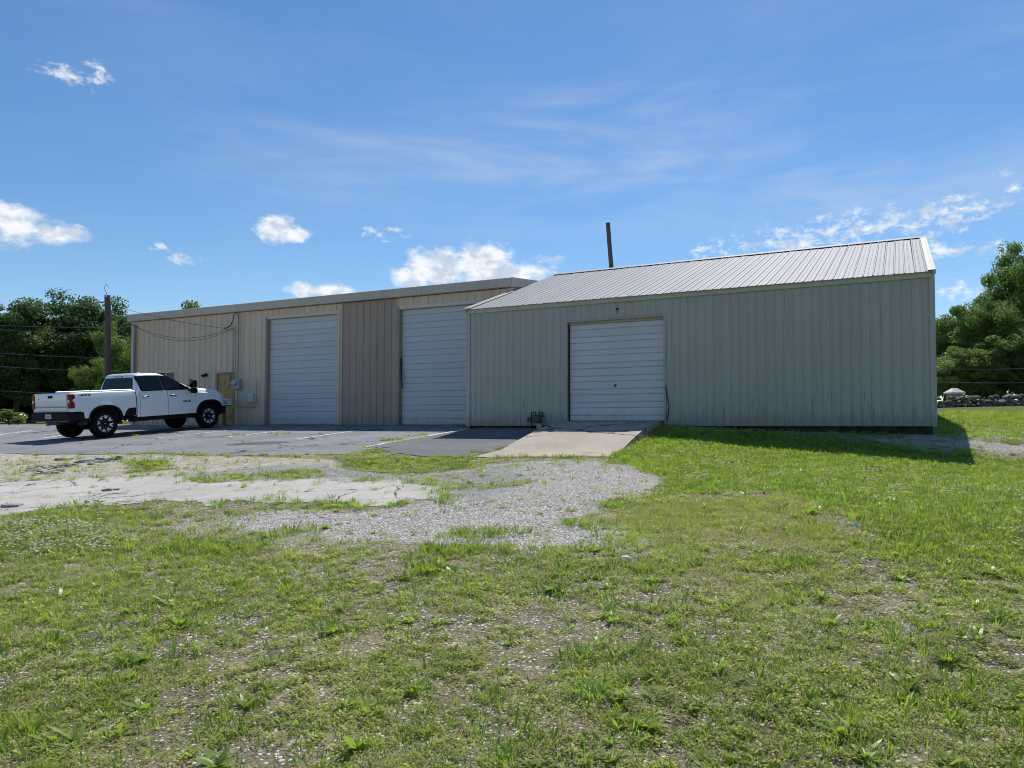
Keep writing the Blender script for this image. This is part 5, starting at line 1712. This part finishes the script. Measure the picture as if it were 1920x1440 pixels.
def clover(seed, mat):
    q = random.Random(seed); s = Soup()
    for i in range(7):
        a = q.random()*6.283; r = 0.10*q.random()**0.5; z = q.uniform(0.05, 0.10)
        for k in range(7):
            s.leaf((r*math.cos(a), r*math.sin(a), z), k*0.9, q.uniform(0.1, 1.0), 0.014, 0.006, q.random())
    return s.mesh('clover', mat)
def scatter(name, me, P, sc, tilt, label, cat, zoff=0.0):
    n = len(P)
    if n == 0: return
    proto = bpy.data.objects.new(name + '_source', me)
    pm = bpy.data.meshes.new(name)
    pm.vertices.add(n)
    z = H(P[:,0], P[:,1]) + zoff
    pm.vertices.foreach_set('co', np.stack([P[:,0], P[:,1], z], 1).astype(np.float32).ravel())
    rot = np.stack([rng.normal(0, tilt, n), rng.normal(0, tilt, n), rng.uniform(0, 6.283, n)], 1)
    a = pm.attributes.new('rot', 'FLOAT_VECTOR', 'POINT'); a.data.foreach_set('vector', rot.astype(np.float32).ravel())
    a = pm.attributes.new('scl', 'FLOAT', 'POINT'); a.data.foreach_set('value', np.asarray(sc, np.float32))
    o = obj(name, pm, None)
    ng = bpy.data.node_groups.new(name, 'GeometryNodeTree')
    ng.interface.new_socket('Geometry', in_out='INPUT', socket_type='NodeSocketGeometry')
    ng.interface.new_socket('Geometry', in_out='OUTPUT', socket_type='NodeSocketGeometry')
    N = ng.nodes.new
    gi, go, ip, oi = N('NodeGroupInput'), N('NodeGroupOutput'), N('GeometryNodeInstanceOnPoints'), N('GeometryNodeObjectInfo')
    oi.inputs['Object'].default_value = proto
    oi.inputs['As Instance'].default_value = True
    ar = N('GeometryNodeInputNamedAttribute'); ar.data_type = 'FLOAT_VECTOR'; ar.inputs['Name'].default_value = 'rot'
    asx = N('GeometryNodeInputNamedAttribute'); asx.data_type = 'FLOAT'; asx.inputs['Name'].default_value = 'scl'
    er = N('FunctionNodeEulerToRotation')
    L = ng.links.new
    L(gi.outputs[0], ip.inputs['Points']); L(oi.outputs['Geometry'], ip.inputs['Instance'])
    L(ar.outputs['Attribute'], er.inputs[0]); L(er.outputs[0], ip.inputs['Rotation']); L(asx.outputs['Attribute'], ip.inputs['Scale'])
    L(ip.outputs[0], go.inputs[0])
    md = o.modifiers.new('scatter', 'NODES'); md.node_group = ng
    tag(o, label, cat, None, 'stuff')
    return o

def sample(dens, ang=0.80, bands=((2.2,4.5),(4.5,7),(7,10),(10,14),(14,20),(20,32))):
    out = []; D = []
    for (r1, r2), d in zip(bands, dens):
        n = int(d*ang*(r2*r2-r1*r1))
        r = np.sqrt(rng.uniform(r1*r1, r2*r2, n)); a = rng.uniform(-ang, ang, n)
        out.append(np.stack([r*np.sin(a), r*np.cos(a)], 1)); D.append(r)
    return np.concatenate(out), np.concatenate(D)
POLY_LOT = np.array([tuple(p) for p in LOT]); POLY_AP = np.array([tuple(p) for p in AP]); POLY_RAMP = np.array([RA, RD, RC, RB])
def masks(P):
    x, y = P[:,0], P[:,1]
    u, v = UV(x, y)
    M = {k: zone(k, x, y, 0.22, 0.35, 0.7, 3.0+i) for i, k in enumerate(ZP)}
    bld = (sd_poly(x, y, np.array([W(-18.4,2.8)[:2], W(-0.1,2.8)[:2], W(-0.1,-0.03)[:2], W(GL+0.03,-0.03)[:2], W(GL+0.03,GD)[:2], W(-18.4,15)[:2]])) > -0.01)
    lot = sd_poly(x, y, POLY_LOT); ap = sd_poly(x, y, POLY_AP); ra = sd_poly(x, y, POLY_RAMP)
    M['hard'] = np.where((lot > 0.05 + 0.25*rng.random(len(x))) | (ap > 0.05) | (ra > -0.02) | bld, 1.0, 0.0)
    M['far_lawn'] = np.where((u > GL) & (v > -0.5), 1.0, 0.0)
    M['left_lawn'] = np.where((u < -18.6) & (v > 4.6), 1.0, 0.0)
    M['pave'] = zone('pave', x, y, 0.12, 0.15, 0.6, 3)
    M['n1'] = fbm2(x, y, 1.5, 4, 41.0); M['n2'] = fbm2(x, y, 0.5, 3, 57.0); M['n3'] = fbm2(x, y, 3.5, 3, 77.0)
    M['u'], M['v'] = u, v
    return M
def keep(P, D, prob):
    k = rng.random(len(P)) < prob
    return P[k], D[k]
def green_prob(M):
    """how much low growth there is"""
    base = 0.75*sstep(0.34, 0.56, M['n1']*0.6 + M['n2']*0.4) + 0.27
    base = base + 0.22*sstep(6, 12, M['u'])
    p = base
    p = np.where(M['gravel'] > 0, p*(1-0.90*M['gravel']), p)
    p = p*(1 - 0.45*M['mix'])
    p = np.maximum(p, 0.95*M['hair'])
    p = p*(1 - 0.72*M['pale'])*(1 - 0.70*M['oldasph'])*(1 - 0.95*M['pave'])
    for k in ('strip1','strip2','strip3','strip4','strip5','strip6','clover'):
        p = np.maximum(p, 0.9*M[k])
    p = np.maximum(p, M['lush'])
    p = p*(1-0.42*M['gravel2'])
    p = np.maximum(p, M['far_lawn']*(1-M['gravel2'])); p = np.maximum(p, M['left_lawn'])
    return p*(1-M['hard'])

# low mat of small leaves
P, D = sample((340, 210, 125, 70, 34, 14)); M = masks(P)
n4 = fbm2(P[:,0], P[:,1], 0.22, 2, 91.0)
P1, D1 = keep(P, D, green_prob(M)*(0.42 + 0.58*sstep(0.38, 0.58, n4)))
grp = np.array_split(rng.permutation(len(P1)), 4)
for i, ix in enumerate(grp):
    me = cover(100+i, 54, (0.060,0.05,0.07,0.045)[i], (0.015,0.019,0.013,0.022)[i], 0.030, M_cover)
    scatter('ground_cover', me, P1[ix], (0.8 + 0.045*D1[ix])*rng.uniform(.7,1.35,len(ix)), 0.12, 'low mat of small weeds over the yard', 'weeds')
# short grass
P, D = sample((330, 220, 135, 80, 45, 20)); M = masks(P)
gp_ = green_prob(M)*sstep(0.36, 0.60, M['n2']*0.5 + M['n1']*0.5 + 0.22*M['lush'] + 0.25*M['far_lawn'] + 0.22*M['clover'] + 0.2*M['strip1'] + 0.2*M['strip4'] + 0.10*M['strip3'])
P2, D2 = keep(P, D, gp_)
grp = np.array_split(rng.permutation(len(P2)), 4)
for i, ix in enumerate(grp):
    me = tuft(200+i, 16, 0.062, 0.045, 0.0026, 0.75, M_grass if i % 2 else M_grassd)
    scatter('short_grass', me, P2[ix], (0.8 + 0.03*D2[ix])*rng.uniform(.6,1.3,len(ix)), 0.12, 'short tufts of green grass over the yard', 'grass')
# thick lawn right of the ramp
P, D = sample((0, 120, 240, 230, 150, 60)); M = masks(P)
P3, D3 = keep(P, D, np.clip(M['lush']*1.1 + M['far_lawn'] + M['left_lawn'], 0, 1)*(1-0.35*M['gravel2'])*(1-M['hard'])*(0.55+0.45*sstep(0.35,0.55,M['n2'])))
grp = np.array_split(rng.permutation(len(P3)), 4)
for i, ix in enumerate(grp):
    me = tuft(300+i, 20, 0.088, 0.060, 0.0036, 0.85, (M_grass, M_grassd, M_grass, M_broad)[i])
    scatter('lawn_grass', me, P3[ix], (0.85 + 0.02*D3[ix])*rng.uniform(.6,1.25,len(ix)), 0.15, 'thick lawn grass right of the concrete ramp', 'grass')
# taller clumps
P, D = sample((9, 8, 7, 5, 3, 1.2)); M = masks(P)
P4, D4 = keep(P, D, green_prob(M)*sstep(0.42, 0.62, M['n1'])*0.9)
spec = [(845,1036,.35,16),(800,1072,.22,8),(400,1030,.55,22),(1160,952,.22,8),(1085,985,.25,8),(905,1005,.5,14),(560,1000,.3,6),(1500,1060,.3,8),(820,862,.8,22),(700,870,.6,14),(275,870,.5,14),(200,975,.8,16),(700,849,.35,8),(860,800.5,.2,3),(1000,812,.12,3),(560,888,.4,8),(890,850,.18,5),(440,818,.5,5),(520,815,.5,4),(650,805,.4,4),(250,818,.3,3),(735,826,.35,8),(780,818,.35,5)]
ex = []
for px, py, rr, n in spec:
    x, y = g(px, py)
    for i in range(n*2):
        a = rng.random()*6.283; r = rr*rng.random()**0.7
        ex.append((x + r*math.cos(a), y + r*math.sin(a)*0.5))
def along(a, b, n, jit):
    a = np.array(a); b = np.array(b)
    for i in range(n):
        k = rng.random(); p = a + (b-a)*k
        ex.append((p[0] + rng.normal(0, jit), p[1] + rng.normal(0, jit)))
for i in range(len(ZP['pave'])-1):
    along(ZP['pave'][i], ZP['pave'][i+1], 7, 0.16)
out_r = (np.array(RC)-np.array(RD)); out_r = out_r/np.linalg.norm(out_r)*0.13
along(RB + out_r, RC + out_r, 70, 0.06)
along(np.array(RC)+(0,-0.08), np.array(RD)+(0,-0.08), 30, 0.05)
ex = np.array(ex)
P4 = np.concatenate([P4, ex]); D4 = np.concatenate([D4, np.hypot(ex[:,0], ex[:,1])])
grp = np.array_split(rng.permutation(len(P4)), 3)
for i, ix in enumerate(grp):
    me = tuft(400+i, 26, 0.105, 0.075, 0.0042, 0.85, (M_grass, M_grassd, M_broad)[i])
    scatter('grass_clump', me, P4[ix], rng.uniform(.55,1.15,len(ix)), 0.15, 'taller clumps of grass standing in the yard', 'grass', 0.01)
# fine hair grass
M_hair = mat_blade('hair_grass', (0.22, 0.25, 0.06), (0.42, 0.44, 0.13), (0.6, 0.62, 0.14), 0.5)
P, D = sample((60, 110, 240, 240, 25, 0)); M = masks(P)
PH, DH = keep(P, D, np.clip(M['hair'] + 0.15*sstep(0.5, 0.65, M['n3']), 0, 1)*(1-M['hard'])*(1-M['gravel'])*(1-M['pave']))
for i, ix in enumerate(np.array_split(rng.permutation(len(PH)), 2)):
    scatter('hair_grass', tuft(450+i, 22, 0.085, 0.09, 0.0011, 0.5, M_hair), PH[ix], rng.uniform(.6,1.3,len(ix)), 0.1, 'thin hair-like grass in the middle of the yard', 'grass')
# broad-leaved weeds
P, D = sample((16, 11, 7, 3.5, 1.5, 0.3)); M = masks(P)
P5, D5 = keep(P, D, green_prob(M)*0.8)
ex = []
for px, py in ((335,1172),(335,1175),(325,1168),(345,1178),(330,1180),(1680,1200),(1540,1130),(1120,1300),(500,1290),(165,1300),(1890,1160)):
    ex.append(g(px, py))
ex = np.array(ex); P5 = np.concatenate([P5, ex]); D5 = np.concatenate([D5, np.hypot(ex[:,0], ex[:,1])])
grp = np.array_split(rng.permutation(len(P5)), 4)
for i, ix in enumerate(grp):
    me = rosette(500+i, 9+2*i, 0.085, (0.0085, 0.011, 0.007, 0.013)[i], M_broad)
    scatter('broad_weeds', me, P5[ix], rng.uniform(.6,1.45,len(ix)), 0.15, 'broad-leaved weeds growing in rosettes', 'weeds')
# dry straw
P, D = sample((90, 60, 30, 14, 5, 0)); M = masks(P)
P6, D6 = keep(P, D, (1-M['hard'])*(1-0.8*M['gravel'])*(1-0.8*M['pave'])*0.8)
def straw(seed):
    q = random.Random(seed); s = Soup()
    for i in range(9):
        a = q.random()*6.283; r = 0.07*q.random(); aa = q.random()*6.283; tl = q.uniform(1.2, 1.6)
        s.blade((r*math.cos(a), r*math.sin(a), 0.004+0.012*q.random()), (math.sin(tl)*math.cos(aa), math.sin(tl)*math.sin(aa), math.cos(tl)), q.uniform(.03,.08), 0.0016, 0.05, q.random(), 2)
    return s.mesh('straw', M_straw)
grp = np.array_split(rng.permutation(len(P6)), 2)
for i, ix in enumerate(grp):
    scatter('dry_straw', straw(600+i), P6[ix], rng.uniform(.7,1.5,len(ix)), 0.05, 'dead straw lying between the weeds', 'straw', 0.004)
# clover heads
P, D = sample((5, 8, 40, 40, 16, 2)); M = masks(P)
P7, D7 = keep(P, D, np.clip(M['clover'] + 0.22*M['lush']*sstep(0.45,0.6,M['n1']), 0, 1)*(1-M['hard']))
scatter('clover_flowers', clover(700, M_flower), P7, rng.uniform(.8,1.4,len(P7)), 0.1, 'white clover heads in the green patches', 'flowers')
# gravel
def peb(seed):
    bm = bmesh.new(); bmesh.ops.create_icosphere(bm, subdivisions=1, radius=0.5); qq = random.Random(seed)
    for v in bm.verts:
        v.co *= qq.uniform(0.72, 1.15); v.co.z *= 0.42
    me = bpy.data.meshes.new('pebble'); bm.to_mesh(me); bm.free(); me.materials.append(M_gravel); return me
P, D = sample((3000, 1900, 1100, 700, 240, 30)); M = masks(P)
pg = np.clip(0.95*M['gravel'] + 0.4*M['mix'] + 0.35*M['gravel2'] + 0.20*M['pale'] + 0.45*M['oldasph'] + 0.10*M['pave'] + 0.5*sstep(0.55, 0.1, np.abs(sd_poly(P[:,0], P[:,1], ZP['pave']))) + 0.4*sstep(-0.6, 0.0, sd_poly(P[:,0], P[:,1], POLY_LOT)) + 0.30*sstep(0.58, 0.50, M['n1'])*sstep(0.5,0.7,M['n3']) + 0.75*sstep(0.60,0.70,fbm2(P[:,0],P[:,1],1.1,4,31)) + 0.09 + 0.22*sstep(0.62, 0.42, fbm2(P[:,0], P[:,1], 0.7, 3, 63.0)), 0, 1)*(1-M['hard'])*(1-0.9*M['lush']*(1-M['gravel2']))
P8, D8 = keep(P, D, pg)
grp = np.array_split(rng.permutation(len(P8)), 4)
for i, ix in enumerate(grp):
    sz = 0.0095*np.exp(rng.normal(0, 0.5, len(ix)))*(0.8 + 0.055*D8[ix])
    scatter('gravel', peb(800+i), P8[ix], np.clip(sz, 0.005, 0.036), 0.22, 'loose pale limestone gravel over the yard', 'gravel', 0.002)
print('VEG', len(P1), len(P2), len(P3), len(P4), len(P5), len(P6), len(P7), len(P8))
